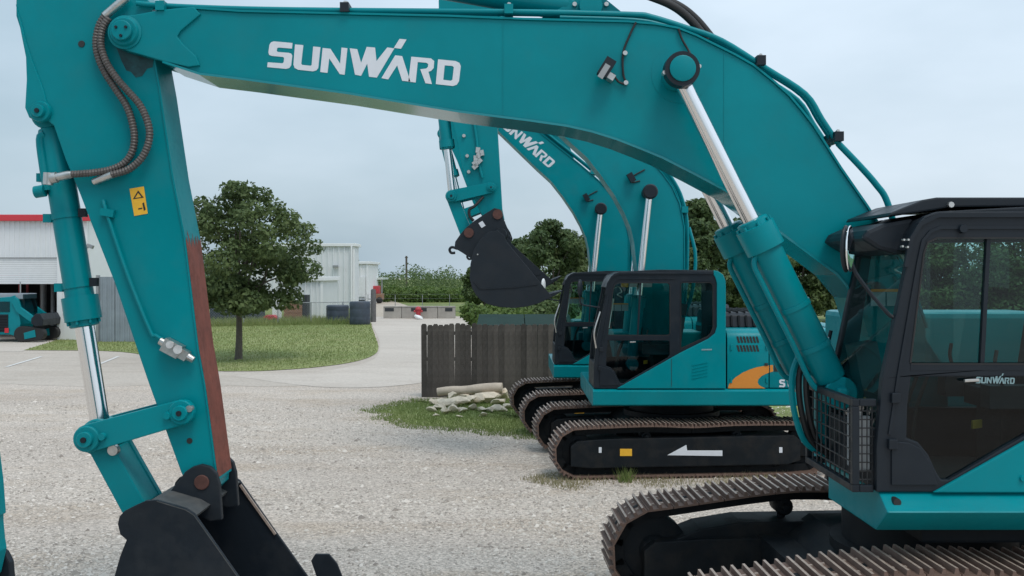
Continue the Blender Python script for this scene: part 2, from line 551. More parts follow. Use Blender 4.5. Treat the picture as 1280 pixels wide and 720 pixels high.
M['wallplain'] = mat('white_plain_wall', (.74, .75, .76), .55, var=.04, vscale=.5)
M['doorwhite'] = mat('white_door_panel', (.70, .71, .72), .4, var=.04)
M['redtrim'] = mat('red_trim', (.55, .035, .05), .4)
M['dark'] = mat('dark_interior', (.03, .035, .04), .8)
M['galv'] = mat('galvanised_post', (.30, .31, .32), .5, metal=.4, var=.15)
M['bluegrey'] = mat('blue_grey_sheeting', (.25, .29, .33), .5, var=.15, vscale=2)
M['bluedark'] = mat('dark_blue_plastic', (.045, .06, .085), .55, var=.3, vscale=3)
M['concrete'] = mat('concrete_block', (.36, .335, .305), .9, var=.2, vscale=1.5, bump=.2)
M['red'] = mat('red_paint', (.42, .04, .05), .5, var=.1)
M['brown'] = mat('brown_board', (.25, .14, .085), .8, var=.15)
M['dumpster'] = mat('green_dumpster', (.014, .036, .030), .85, var=.2, vscale=2, spec=.15)
M['roof'] = mat('pale_roof_sheet', (.55, .60, .56), .5)
M['line'] = mat('white_line_paint', (.62, .61, .59), .8, var=.2, vscale=6)
M['redlight'] = mat('red_lens', (.5, .02, .03), .3)

# ------------------------------------------------------------------ excavator pieces
def strip_loop(pts, th):
    """polyline (x,z) -> closed loop of thickness th (to the left of travel)"""
    n = len(pts); o = []
    for i in range(n):
        a = Vector(pts[max(0, i - 1)]); b = Vector(pts[min(n - 1, i + 1)])
        t = (b - a).normalized()
        o.append((pts[i][0] - t.y * th, pts[i][1] + t.x * th))
    return list(pts) + o[::-1]

def strip(name, pts, th, y0, y1, m, parent, bev=0.0):
    return plate(name, [strip_loop(pts, th)], y0, y1, m, parent, bev)

def capsule(a, b, ra, rb, n=9):
    """outline of two circles joined (x,z)"""
    a, b = Vector(a), Vector(b)
    ang = math.degrees(math.atan2((b - a).y, (b - a).x))
    return circ(b, rb, ang - 90, ang + 90, n) + circ(a, ra, ang + 90, ang + 270, n)

SHOE = {}
def shoe_mesh(p, sw):
    key = (round(p, 3), sw)
    if key in SHOE: return SHOE[key]
    bm = bmesh.new()
    box(bm, (0, 0, -.010), (p * .965, sw, .018))
    for g in (-.36, 0, .36):
        x = g * p; b0, t0, h = .018, .009, .040 if g else .036
        v = [bm.verts.new((x + s * (b0 if k == 0 else t0), y, (0 if k == 0 else h))) for y in (-sw / 2, sw / 2) for k, s in ((0, -1), (0, 1), (1, 1), (1, -1))]
        for f in ((0, 1, 2, 3), (7, 6, 5, 4), (1, 5, 6, 2), (3, 7, 4, 0)):
            bm.faces.new([v[i] for i in f])
        t = bm.faces.new([v[i] for i in (2, 6, 7, 3)]); t.material_index = 1
    for y in (-.10, .10):
        box(bm, (0, y, -.070), (p * 1.0, .05, .110), mi=2)
    for y in (-.13, .13):
        for x in (-.18, .18):
            box(bm, (x * p, y, .004), (.026, .026, .014), mi=1)
    box(bm, (.18 * p, 0, .0005), (.05, .07, .003), mi=2)
    bmesh.ops.recalc_face_normals(bm, faces=bm.faces)
    me = bpy.data.meshes.new('track_shoe')
    bm.to_mesh(me); bm.free()
    for m in (M['track'], M['grouser'], M['under']): me.materials.append(m)
    SHOE[key] = me
    return me

def wheel_bm(r, wd, n=20, hub=.45, teeth=0):
    bm = bmesh.new()
    prof = [(-wd / 2, r * hub * .6), (-wd / 2, r * .8), (-wd / 2 + .02, r * .98), (wd / 2 - .02, r * .98), (wd / 2, r * .8), (wd / 2, r * hub * .6)]
    prev = None
    for y, q in prof:
        ring = []
        for k in range(n):
            a = 2 * math.pi * k / n
            qq = q * (1.06 if teeth and k % 2 and q > r * .7 else 1)
            ring.append(bm.verts.new((qq * math.cos(a), y, qq * math.sin(a))))
        if prev:
            for k in range(n): bm.faces.new([prev[k], prev[(k + 1) % n], ring[(k + 1) % n], ring[k]])
        else: bm.faces.new(ring[::-1])
        prev = ring
    bm.faces.new(prev)
    for s in (-1, 1):
        rings(bm, [(0, s * wd / 2, 0), (0, s * (wd / 2 + .05), 0)], [r * hub, r * hub * .8], 14)
    bmesh.ops.recalc_face_normals(bm, faces=bm.faces)
    return bm

def undercarriage(root, cx, cy, yaw, Lt, gauge, sw, ri, zmid, nshoe, ring_z, frame_top=.74):
    Mx = Matrix.Translation((cx, cy, 0)) @ Matrix.Rotation(R(yaw), 4, 'Z')
    org = Matrix.Translation(-ORG[root.name])
    zb = .032; rs = ri + .01
    xi, xs = -Lt / 2 + ri, Lt / 2 - rs
    path = [(xs - (xs - xi) * i / 60, zb) for i in range(61)]
    path += [(xi + ri * math.cos(R(a)), zb + ri + ri * math.sin(R(a))) for a in np.linspace(-92, -262, 40)]
    top = spline([(xi, 0, zb + 2 * ri), (xi + (xs - xi) * .30, 0, zmid), (xi + (xs - xi) * .50, 0, zmid - .025), (xi + (xs - xi) * .70, 0, zmid), (xs, 0, zb + 2 * rs)], 20)
    path += [(p.x, p.z) for p in top]
    path += [(xs + rs * math.cos(R(a)), zb + rs + rs * math.sin(R(a))) for a in np.linspace(82, -88, 40)]
    P = np.array(path + [path[0]]); seg = np.hypot(*(P[1:] - P[:-1]).T); cum = np.concatenate([[0], np.cumsum(seg)])
    tot = cum[-1]; pitch = tot / nshoe
    me = shoe_mesh(pitch, sw)
    def at(s):
        s %= tot
        return np.array([np.interp(s, cum, P[:, 0]), np.interp(s, cum, P[:, 1])])
    def fin(name, bm, m, par, sm=False):
        bm.transform(Mx); return finish(name, bm, m, par, smooth=sm)
    for sgn in (-1, 1):
        yc = sgn * gauge / 2
        bm = bmesh.new()
        fr = [(xi + .30, .30), (xi + .16, .42), (xi + .16, .58), (xi + .42, frame_top - .06), (xi + .8, frame_top), (xs - .75, frame_top + .02), (xs - .42, frame_top - .1), (xs - .36, .46), (xs - .5, .28)]
        poly_prism(bm, [fr], yc - sw * .36, yc + sw * .36)
        poly_prism(bm, [[(xi - .12, .20), (xi - .12, .50), (xi - .02, .575), (xi + .42, .60), (xs - .20, .62), (xs - .10, .54), (xs - .10, .24), (xs - .3, .18), (xi + .2, .17)]], yc - sw * .445, yc + sw * .445)
        bevel_sharp(bm, .012)
        tr = fin('track', bm, M['under'], root)
        for i in range(nshoe):
            s = i * pitch
            a, b = at(s - pitch * .45), at(s + pitch * .45)
            c = (a + b) / 2; t = (b - a) / np.linalg.norm(b - a)
            X = Vector((t[0], 0, t[1])); Z = Vector((-t[1], 0, t[0])); Yv = Z.cross(X)
            m4 = Matrix((X, Yv, Z)).transposed().to_4x4(); m4.translation = Vector((c[0], yc, c[1]))
            o = bpy.data.objects.new('track_shoe', me)
            link(o, tr)
            o.matrix_local = org @ Mx @ m4
        bm = wheel_bm(ri - .10, .22, 24); bmesh.ops.translate(bm, verts=bm.verts, vec=(xi, yc, zb + ri)); fin('idler_wheel', bm, M['under'], tr, True)
        bm = wheel_bm(rs - .10, .16, 44, .6, teeth=1); bmesh.ops.translate(bm, verts=bm.verts, vec=(xs, yc, zb + rs)); fin('drive_sprocket', bm, M['under'], tr, True)
        for k in range(7):
            bm = wheel_bm(.10, .34, 14); bmesh.ops.translate(bm, verts=bm.verts, vec=(xi + .45 + (xs - xi - .9) * k / 6, yc, .225)); fin('bottom_roller', bm, M['under'], tr, True)
        for k in (.30, .70):
            bm = wheel_bm(.085, .26, 16); bmesh.ops.translate(bm, verts=bm.verts, vec=(xi + (xs - xi) * k, yc, zmid - .19)); 
            rings(bm, [(xi + (xs - xi) * k, yc, zmid - .19), (xi + (xs - xi) * k, yc, frame_top - .1)], .04, 8)
            fin('carrier_roller', bm, M['under'], tr, True)
    bm = bmesh.new()
    poly_prism(bm, [[(-.75, .38), (-.85, .62), (-.6, .80), (.6, .80), (.85, .62), (.75, .38)]], -gauge / 2 + .1, gauge / 2 - .1)
    for sx in (-1, 1):
        box(bm, (sx * .95, 0, .52), (.32, gauge - .3, .22))
    bevel_sharp(bm, .02)
    cb = fin('centre_frame', bm, M['under'], root)
    bm = bmesh.new()
    rings(bm, [(0, 0, .78), (0, 0, .86), (0, 0, .861), (0, 0, ring_z)], [.78, .78, .68, .68], 36)
    fin('swing_ring', bm, M['under'], cb, True)
    return Mx

def quad_glass(name, pts, m, parent, th=.006):
    bm = bmesh.new()
    v = [bm.verts.new(p) for p in pts]
    f = bm.faces.new(v)
    finish_o = finish(name, bm, m, parent)
    return finish_o

def cab(root, x0, y0, z0, s, wd, detail=True):
    T = lambda pts: [(x0 + s * a, z0 + s * b) for a, b in pts]
    y1 = y0 + wd
    outer = [(0, 0), (0, .3), (.042, .79), (.203, 1.54), (.235, 1.72), (.255, 1.80), (.29, 1.865), (.34, 1.915), (.42, 1.945), (2.02, 1.955), (2.09, 1.935), (2.15, 1.88), (2.18, 1.80), (2.19, 1.70), (2.19, 0)]
    h_up = [(.240, .895), (.335, 1.66), (.36, 1.73), (.42, 1.757), (1.24, 1.757), (1.27, 1.73), (1.27, .92), (1.245, .895)]
    h_dn = [(.24, .80), (1.245, .80), (1.27, .775), (1.27, .56), (1.24, .515), (.50, .085), (.45, .085), (.42, .13), (.36, .26), (.29, .345), (.21, .375), (.215, .6)]
    h_re = [(1.45, .66), (1.45, 1.74), (1.48, 1.775), (1.95, 1.775), (2.0, 1.72), (2.0, 1.03), (1.96, .92), (1.9, .86)]
    fr = plate('cab', [T(outer), T(h_up), T(h_dn), T(h_re)], y0, y0 + .07 * s, M['black'], root, bev=.010)
    far_h = [(.16, .45), (.22, .80), (.345, 1.70), (.42, 1.757), (1.95, 1.775), (2.0, 1.72), (2.0, .50), (1.95, .45)]
    plate('side_frame', [T(outer), T(far_h)], y1 - .06 * s, y1, M['black'], fr, bev=.008)
    # raised rim round the door
    rim = [(.10, .40), (.16, .80), (.30, 1.60), (.33, 1.74), (.38, 1.80), (.44, 1.825), (1.36, 1.825)]
    strip('door_rim', T(rim), .022 * s, y0 - .012 * s, y0 + .01, M['black'], fr)
    strip('roof_gutter', T([(.215, 1.56), (.25, 1.75), (.31, 1.85), (.42, 1.905), (2.0, 1.91)]), .03 * s, y0 - .02 * s, y0 + .01, M['black'], fr)
    # lower front boss of the door
    plate('kick_panel', T([(.10, .05), (.10, .355), (.22, .345), (.30, .305), (.36, .22), (.42, .05)]), y0 - .016 * s, y0 + .01, M['black'], fr, bev=.006)
    # roof
    rf = [(.21, 1.68), (.26, 1.80), (.32, 1.89), (.45, 1.95), (1.1, 1.985), (2.0, 1.975), (2.14, 1.90), (2.17, 1.78), (2.0, 1.86), (.5, 1.86), (.36, 1.76)]
    plate('roof', T(rf), y0 + .03 * s, y1 - .03 * s, M['black'], fr, bev=.01)
    # floor, front sill, back wall
    plate('floor_pan', T([(.02, .0), (.02, .06), (2.15, .06), (2.15, .0)]), y0 + .07 * s, y1 - .06 * s, M['panel'], fr, bev=0)
    plate('front_sill', T([(-.005, .02), (.005, .42), (.05, .42), (.05, .02)]), y0 + .07 * s, y1 - .06 * s, M['black'], fr, bev=.005)
    plate('back_wall', T([(2.12, .05), (2.12, 1.0), (2.17, 1.0), (2.17, .05)]), y0 + .07 * s, y1 - .06 * s, M['black'], fr, bev=0)
    # glass
    ym = y0 + .035 * s
    def pane(n, lp, yy, m):
        bm = bmesh.new(); vv = [bm.verts.new((a, yy, b)) for a, b in T(lp)]; f = bm.faces.new(vv)
        return finish(n, bm, m, fr)
    grow = lambda lp, c, k: [(c[0] + (a - c[0]) * k, c[1] + (b - c[1]) * k) for a, b in lp]
    pane('side_window', grow(h_up, (.76, 1.33), 1.03), ym, M['glass'])
    pane('door_window', grow(h_dn, (.85, .5), 1.03), ym, M['darkglass'])
    pane('rear_side_window', grow(h_re, (1.72, 1.25), 1.03), ym, M['glass'])
    pane('far_window', grow(far_h, (1.1, 1.27), 1.02), y1 - .03 * s, M['glass'])
    bm = bmesh.new()
    fe = [(.045, .42), (.06, .79), (.222, 1.54), (.255, 1.72)]
    a = [bm.verts.new((p[0], y0 + .06 * s, p[1])) for p in T(fe)]; b = [bm.verts.new((p[0], y1 - .05 * s, p[1])) for p in T(fe)]
    for i in range(3): bm.faces.new([a[i], b[i], b[i + 1], a[i + 1]])
    finish('windscreen', bm, M['glass'], fr, smooth=True)
    bm = bmesh.new()
    fe = T([(2.15, 1.0), (2.15, 1.8)])
    a = [bm.verts.new((p[0], y0 + .06 * s, p[1])) for p in fe]; b = [bm.verts.new((p[0], y1 - .05 * s, p[1])) for p in fe]
    bm.faces.new([a[0], b[0], b[1], a[1]])
    finish('rear_window', bm, M['glass'], fr)
    # sliding window bars, door handle
    strip('window_bar', T([(.755, .89), (.80, 1.76)]), .028 * s, y0 + .012, y0 + .05 * s, M['black'], fr)
    strip('window_bar', T([(.235, .845), (1.28, .845)]), .05 * s, y0 - .003, y0 + .05 * s, M['black'], fr)
    plate('door_handle', T([(.60, .765), (.60, .785), (.70, .79), (.70, .77)]), y0 - .03 * s, y0 - .004, M['steel'], fr, bev=.004)
    # teal lower body behind and below the door glass
    body = [(.386, .0), (1.30, .515), (1.45, .60), (1.92, .835), (2.02, .92), (2.055, 1.03), (2.055, 1.76), (2.03, 1.85), (2.0, 1.90), (2.0, 1.972), (2.07, 1.962), (2.16, 1.90), (2.20, 1.80), (2.205, 1.70), (2.205, .0)]
    plate('lower_body', T(body), y0 - .022 * s, y0 + .015, M['teal'], fr, bev=.010)
    # seams of the door, drawn as shallow raised beads
    strip('seam', T([(1.30, .03), (1.30, .50)]), .008 * s, y0 - .0245 * s, y0, M['ink'], fr)
    for k in range(5):
        strip('body_louvre', T([(1.64, .16 + k * .055), (1.78, .19 + k * .055), (1.90, .215 + k * .055)]), .012 * s, y0 - .032 * s, y0, M['teal'], fr)
    for zz in (.30, .62): plate('door_hinge', T([(.075 + .02 * (zz > .5), zz), (.075 + .02 * (zz > .5), zz + .07), (.135 + .02 * (zz > .5), zz + .07), (.135 + .02 * (zz > .5), zz)]), y0 - .035 * s, y0 + .01, M['black'], fr, bev=.006)
    strip('window_seal', T(h_up + h_up[:1]), .012 * s, y0 - .005, y0 + .012, M['rubber'], fr)
    strip('window_seal', T(h_re + h_re[:1]), -.012 * s, y0 - .005, y0 + .012, M['rubber'], fr)
    plate('tool_pocket', T([(.90, .36), (.90, .42), (.97, .43), (.97, .37)]), y0 + .50 * s, y0 + .53 * s, M['yellow'], fr, bev=.004)
    # seat and controls
    bm = bmesh.new()
    def rb(xa, xb, ya, yb, za, zb, rot=0):
        Mr = Matrix.Rotation(rot, 4, 'Y').to_3x3()
        box(bm, (x0 + s * (xa + xb) / 2, y0 + wd * (ya + yb) / 2, z0 + s * (za + zb) / 2), (s * (xb - xa), wd * (yb - ya), s * (zb - za)), Mr)
    rb(.98, 1.46, .28, .75, .52, .66); rb(1.40, 1.54, .29, .74, .60, 1.18, .16); rb(1.53, 1.63, .38, .65, 1.20, 1.40, .16)
    rb(1.05, 1.40, .34, .70, .10, .52)
    bevel_sharp(bm, .035, 3)
    finish('operator_seat', bm, M['seat'], fr, smooth=True)
    bm = bmesh.new()
    rb(.85, 1.45, .12, .25, .56, .72); rb(.85, 1.45, .78, .91, .56, .72); rb(.16, .34, .70, .90, .45, .98, -.2)
    rb(.2, .42, .3, .7, .06, .22)
    bevel_sharp(bm, .015, 2)
    finish('console', bm, M['panel'], fr, smooth=True)
    for yy in (.18, .85):
        tube('control_lever', [(x0 + s * .98, y0 + wd * yy, z0 + s * .70), (x0 + s * .92, y0 + wd * yy, z0 + s * .86), (x0 + s * .93, y0 + wd * yy, z0 + s * .97)], [.014] * 17, M['rubber'], fr, 8)
    for yy in (.42, .58):
        tube('travel_lever', [(x0 + s * .42, y0 + wd * yy, z0 + s * .10), (x0 + s * .46, y0 + wd * yy, z0 + s * .5), (x0 + s * .56, y0 + wd * yy, z0 + s * .80)], [.014] * 17, M['rubber'], fr, 8)
    tube('grab_rail', [(x0 + s * .34, y0 + .09 * s, z0 + s * 1.5), (x0 + s * .31, y0 + .13 * s, z0 + s * 1.3), (x0 + s * .26, y0 + .09 * s, z0 + s * 1.0)], [.012] * 17, M['steel'], fr, 8)
    # work light and wiring at the top of the far pillar, screen and sticker sheets
    tube('coiled_cable', [(x0 + s * .42, y1 - .12 * s, z0 + s * 1.66), (x0 + s * .52, y1 - .14 * s, z0 + s * 1.69), (x0 + s * .57, y1 - .14 * s, z0 + s * 1.60), (x0 + s * .50, y1 - .13 * s, z0 + s * 1.55), (x0 + s * .58, y1 - .13 * s, z0 + s * 1.50)], .010, M['steel'], fr, 8)
    for k in range(3):
        bx('notice_label', x0 + s * (.33 + k * .125), x0 + s * (.445 + k * .125), y1 - .075 * s, y1 - .068 * s, z0 + s * 1.26, z0 + s * 1.37, M['greyradiator'], fr)
    bx('notice_strip', x0 + s * .33, x0 + s * .695, y1 - .075 * s, y1 - .068 * s, z0 + s * 1.373, z0 + s * 1.395, M['orange'], fr)
    return fr

LET = {
 'S': [[(208,62),(100,52),(85,58),(76,72),(70,115),(74,130),(90,136),(155,142),(160,150),(157,172),(150,178),(66,172),(63,200),(170,210),(190,205),(200,190),(207,135),(200,122),(185,118),(125,113),(118,108),(120,92),(128,88),(205,94)]],
 'U': [[(222,70),(270,74),(258,180),(263,187),(312,192),(317,187),(326,82),(368,86),(355,205),(345,218),(325,224),(240,215),(220,205),(213,185)]],
 'N': [[(380,90),(425,95),(480,180),(488,88),(522,92),(506,244),(478,240),(418,150),(408,233),(366,228)]],
 'W': [[(535,92),(578,97),(600,175),(632,84),(680,88),(688,165),(750,87),(790,93),(690,260),(645,255),(635,180),(600,250),(565,243)]],
 'tick': [[(820,38),(860,42),(828,95),(787,90)]],
 'A': [[(795,132),(835,137),(882,283),(835,278),(806,190),(755,270),(716,263)]],
 'R': [[(887,140),(1000,150),(1018,165),(1015,205),(1000,222),(985,226),(1005,297),(968,292),(938,212),(972,208),(982,198),(984,182),(972,175),(924,171),(912,288),(870,283)]],
 'D': [[(1040,155),(1140,165),(1162,175),(1170,195),(1160,280),(1148,300),(1125,308),(1027,297)], [(1078,190),(1120,193),(1130,200),(1122,272),(1112,278),(1070,272)]],
}
def lettering(parent, fn, m, y, names='S U N W tick A R D'.split()):
    """flat decal letters; fn maps (u,v) of the traced wordmark to world (x,z); y = plane"""
    for k in names:
        lps = [[fn(*p) for p in lp] for lp in LET[k]]
        bm = bmesh.new()
        flat = [p for lp in lps for p in lp]
        v = [bm.verts.new((a, y, b)) for a, b in flat]
        for t in tessellate_polygon([[Vector((a, b, 0)) for a, b in lp] for lp in lps]):
            f = bm.faces.new([v[i] for i in t])
            f.normal_update()
            if f.normal.y > 0: f.normal_flip()
        finish('letter', bm, m, parent)

def decal(name, pts, y, m, parent):
    bm = bmesh.new()
    v = [bm.verts.new((a, y, b)) for a, b in pts]
    f = bm.faces.new(v); f.normal_update()
    if f.normal.y > 0: f.normal_flip()
    return finish(name, bm, m, parent)

def bucket(root, side, wrap, topline, ynear, yfar, m, teeth_dir):
    """side plates traced in (x,z), wrapper sheet along wrap, top beam along topline"""
    b = plate('bucket', side, ynear, ynear + .035, m, root, bev=.006)
    plate('side_plate', side, yfar - .035, yfar, m, b, bev=.006)
    strip('wrapper', wrap, .028, ynear + .036, yfar - .036, m, b)
    strip('top_beam', topline, .03, ynear + .036, yfar - .036, M['dusty'], b)
    lip = Vector(wrap[-1]); d = Vector(teeth_dir).normalized(); nrm = Vector((-d.y, d.x))
    for k in range(5):
        yc = ynear + .12 + (yfar - ynear - .24) * k / 4
        pts = [lip - d * .10 + nrm * .035, lip + d * .06 + nrm * .028, lip + d * .22, lip + d * .06 - nrm * .028, lip - d * .10 - nrm * .035]
        plate('tooth', [(p.x, p.y) for p in pts], yc - .05, yc + .05, m, b, bev=.006)
    return b

def cyl_ram(root, name, A, B, y, rb, rr, tb, m, collar=None, n=28):
    """hydraulic ram with its barrel starting at pin A and its rod ending at pin B (x,z)"""
    A3, B3 = Vector((A[0], y, A[1])), Vector((B[0], y, B[1]))
    Lc = (B3 - A3).length
    c = collar or .16
    tc = c / Lc
    br = rod(name, A3 + (B3 - A3) * .03, A3 + (B3 - A3) * (tb + .02), rb, m, root, n,
             [(0, rb * .5), (.02, rb * .96), (.03, rb), (1 - tc / tb, rb), (1 - tc / tb, rb * 1.26), (1 - tc / tb * .22, rb * 1.28), (1 - tc / tb * .2, rb * 1.04), (.995, rb * 1.02), (1, rb * .9)])
    rod('chrome_rod', A3 + (B3 - A3) * (tb - .02), A3 + (B3 - A3) * .965, rr, M['chrome'], br, n)
    d = (B3 - A3).normalized(); u = d.cross(Vector((0, 1, 0))).normalized()
    for e, p, q in ((0, A3, rb), (1, B3, max(rr * 1.6, rb * .9))):
        rod('pin_eye', p + Vector((0, -q * .9, 0)), p + Vector((0, q * .9, 0)), q * 1.05, m, br, 24, [(0, q * .95), (.06, q * 1.05), (.94, q * 1.05), (1, q * .95)])
    for k in range(8):       # gland bolts
        a = 2 * math.pi * k / 8
        v2 = d.cross(u)
        off = (u * math.cos(a) + v2 * math.sin(a)) * rb * 1.13
        p = A3 + d * (Lc * (tb + .004))
        rod('gland_bolt', p + off - d * .02, p + off + d * .018, .012, m, br, 8)
    return br

# ------------------------------------------------------------------ the big excavator beside the camera
E1 = thing('excavator', (3.45, 8.3, 0), 'large teal excavator with long curved boom, white lettering and bucket set down on gravel', 'excavator')
YB = 8.03                                   # near boom plate
P = lambda px, py, Y=YB: (W(px, py, Y).x, W(px, py, Y).z)

undercarriage(E1, 3.45, 8.3, 2.0, 5.0, 2.6, .60, .43, 1.05, 46, 1.24)
bx('belly_shade', 2.95, 6.7, 7.2, 9.4, 1.12, 1.245, M['under'], E1, .02)  # black slab added to darken the space under the deck, hides the swing ring

# --- upper deck
bm = bmesh.new()
prism_x(bm, [(6.97, 1.54), (6.80, 1.435), (7.03, 1.26), (8.08, 1.25), (8.08, 1.54)], 2.555, 6.9)
bevel_sharp(bm, .012)
deck = finish('upper_deck', bm, M['teal'], E1)
bm = bmesh.new()
prism_x(bm, [(8.084, 1.25), (8.084, 1.50), (9.56, 1.50), (9.70, 1.41), (9.51, 1.25)], 2.86, 6.9)
bevel_sharp(bm, .012); finish('deck_side', bm, M['teal'], deck)
boss('deck_plug', (2.645, 1.49), .028, 6.86, 6.93, M['ink'], deck)
# --- engine house and tail behind the cab
def house(root, x0, x1, y0, y1, z0, z1, hoodz, xcw):
    bm = bmesh.new()
    prism_x(bm, [(y0, z0), (y0, z1 - .14), (y0 + .05, z1 - .04), (y0 + .16, z1), (y1 - .16, z1), (y1 - .05, z1 - .04), (y1, z1 - .14), (y1, z0)], x0, xcw)
    bevel_sharp(bm, .012)
    h = finish('engine_house', bm, M['teal'], root)
    cw = [(xcw + .008, z0 - .15), (xcw + .008, z1 + .02), (x1 - .18, z1 + .02), (x1 - .05, z1 - .08), (x1, z1 - .3), (x1, z0 + .1), (x1 - .12, z0 - .15)]
    plate('counterweight', cw, y0 - .02, y1 + .02, M['teal'], root, bev=.07)
    bm = bmesh.new()
    prism_x(bm, [(y0 + .45, z1), (y0 + .5, hoodz - .06), (y0 + .58, hoodz), (y1 - .58, hoodz), (y1 - .5, hoodz - .06), (y1 - .45, z1)], x0 + .02, xcw - .1)
    bevel_sharp(bm, .012)
    hd = finish('engine_hood', bm, M['black'], root)
    nb = int((xcw - .2 - x0) / .10)
    for k in range(nb):
        xx = x0 + .1 + k * .10
        bx('hood_rib', xx, xx + .03, y0 + .5, y1 - .5, hoodz - .02, hoodz + .018, M['black'], hd, .006)
        bx('hood_rib', xx, xx + .03, y0 + .44, y0 + .52, z1 + .02, hoodz - .03, M['black'], hd, .006)
    return h
house(E1, 4.80, 7.0, 6.95, 9.65, 1.545, 2.55, 2.85, 6.2)
tank = bx('tool_box', 3.0, 4.78, 8.80, 9.62, 1.505, 2.72, M['teal'], E1, .05)
bmx = bx('boom_mount', 2.90, 4.78, 8.09, 8.78, 1.505, 1.9, M['teal'], E1, .02)
for yy in (7.98, 8.62):
    plate('mount_cheek', [(2.60, 1.56), (2.62, 2.0), (2.70, 2.30), (2.95, 2.55), (3.3, 2.6), (3.5, 2.3), (3.55, 1.56)], yy + (0.09 if yy < 8.3 else 0), yy + (.15 if yy < 8.3 else .06), M['teal'], bmx, .006)

# --- boom
top_px = [(200,15),(243,11),(300,15),(430,18),(560,21),(660,25),(740,27),(784,28),(820,31),(847,36),(870,45),(892,56),(918,69),(941,82),(966,102),(986,120),(1002,139),(1016,157),(1050,210),(1084,259),(1110,300),(1138,350),(1158,410)]
bot_px = [(204,76),(250,91),(300,97),(433,115),(500,126),(573,138),(620,144),(660,149),(709,156),(740,163),(772,173),(800,184),(829,196),(870,217),(915,241),(944,262),(977,290),(1012,316),(1047,342),(1072,372),(1088,420)]
foot = circ(P(1122, 452), .24, 205, 370, 9)
toppts = [P(*q) for q in top_px]; botpts = [P(*q) for q in bot_px]
boom = plate('boom', toppts + foot[::-1] + botpts[::-1], YB + .012, YB + .528, M['teal'], E1, bev=.006)
strip('top_plate', toppts, .016, YB - .006, YB + .546, M['teal'], boom)
strip('bottom_plate', botpts[::-1], .018, YB - .010, YB + .550, M['tealgloss'], boom)
tip = [(168,19),(200,13),(243,9),(251,18),(226,39),(222,46),(229,55),(246,71),(250,82),(236,84),(205,77),(178,69),(160,64),(146,56),(139,42),(142,28),(152,20)]
tipw = [P(*q) for q in tip]
plate('fork_plate', tipw, YB - .012, YB + .062, M['teal'], boom, bev=.008)
plate('fork_plate', tipw, YB + .478, YB + .552, M['teal'], boom, bev=.008)
pinc = P(157, 41)
boss('tip_pin', pinc, .13, YB - .055, YB + .60, M['teal'], boom, 32, [(0, .105), (.02, .115), (.04, .118), (.05, .135), (.95, .135), (1, .11)])
boss('tip_pin_cap', pinc, .08, YB - .095, YB - .05, M['teal'], boom, 24)
for a in (30, 150, 270):
    boss('cap_bolt', (pinc[0] + .045 * math.cos(R(a)), pinc[1] + .045 * math.sin(R(a))), .012, YB - .108, YB - .09, M['black'], boom, 8)
lf = lambda u, v: P(320 + u / 4.571, 40 + v / 4.571, YB + .004)
lettering(boom, lf, M['decal'], YB + .009)
# boom ram pin through the boom
rp = P(848, 92, 7.85)
boss('ram_pin', rp, .10, 7.66, 9.0, M['teal'], boom, 28, [(0, .085), (.01, .092), (.012, .125), (.06, .13), (.062, .105), (1, .105)])
bm = bmesh.new(); rings(bm, [(rp[0], 7.655, rp[1]), (rp[0], 7.76, rp[1])], [.134, .138], 32); finish('ram_pin_collar', bm, M['black'], boom, smooth=True)
boss('ram_pin_cap', rp, .10, 7.635, 7.665, M['teal'], boom, 24)
for a in (10, 190):
    boss('cap_bolt', (rp[0] + .135 * math.cos(R(a)), rp[1] + .135 * math.sin(R(a))), .018, 7.68, 7.74, M['steel'], boom, 8)
boss('pin_doubler', P(851, 92), .235, YB + .009, YB + .02, M['teal'], boom, 48, [(0, .235), (1, .235)])
# grease lines
tube('grease_line', [W(795, 28, YB - .01), W(788, 42, YB - .01), W(779, 66, YB - .01), W(779, 92, YB - .01), W(782, 104, YB - .01), W(773, 102, YB - .01), W(766, 92, YB - .02)], .009, M['rubber'], boom, 8)
for q in ((781, 67), (782, 104)):
    boss('line_clip', P(*q), .020, YB - .03, YB + .02, M['steel'], boom, 10)
tube('grease_line', [W(848, 36, YB - .01), W(853, 50, YB - .01), W(862, 66, YB - .02), W(866, 80, 7.90), W(867, 90, 7.72)], .009, M['rubber'], boom, 8)
# boom work lamp
Ml = Matrix.Rotation(R(32), 3, 'Y')
bm = bmesh.new(); box(bm, W(758, 85, YB - .10), (.085, .10, .15), Ml); bevel_sharp(bm, .012)
lampo = finish('work_lamp', bm, M['black'], boom)
bm = bmesh.new(); box(bm, W(755, 89, YB - .152), (.045, .012, .12), Ml); finish('lamp_lens', bm, M['greyradiator'], boom)
bm = bmesh.new(); box(bm, W(763, 97, YB - .05), (.06, .12, .05), Ml); bevel_sharp(bm, .008); finish('lamp_bracket', bm, M['steel'], boom)
# hydraulic pipes on top of the boom
pipe_px = [(168,2),(200,5),(300,9),(430,11),(560,12),(667,13),(790,16),(815,19),(860,33),(904,49),(960,84),(1009,116),(1030,148),(1050,178)]
for k, (yy, up) in enumerate(((YB + .05, 0), (YB + .15, .012), (YB + .28, -.01), (YB + .40, .008))):
    pts = [W(a, b, YB) + Vector((0, yy - YB, up)) for a, b in pipe_px]
    tube('boom_pipe', pts, .022, M['teal'], boom, 10, 4)
tube('boom_hose', [W(1050, 178, YB) + Vector((0, .05, 0)), W(1076, 205, YB) + Vector((0, .05, 0)), W(1098, 230, YB) + Vector((0, .05, 0)), W(1112, 252, YB) + Vector((0, .05, 0)), W(1128, 300, YB) + Vector((0, .05, -.05))], .026, M['teal'], boom, 10)
low_px = [(700,20),(790,23),(830,30),(880,48),(925,72),(965,100),(1000,135),(1040,192),(1075,243)]
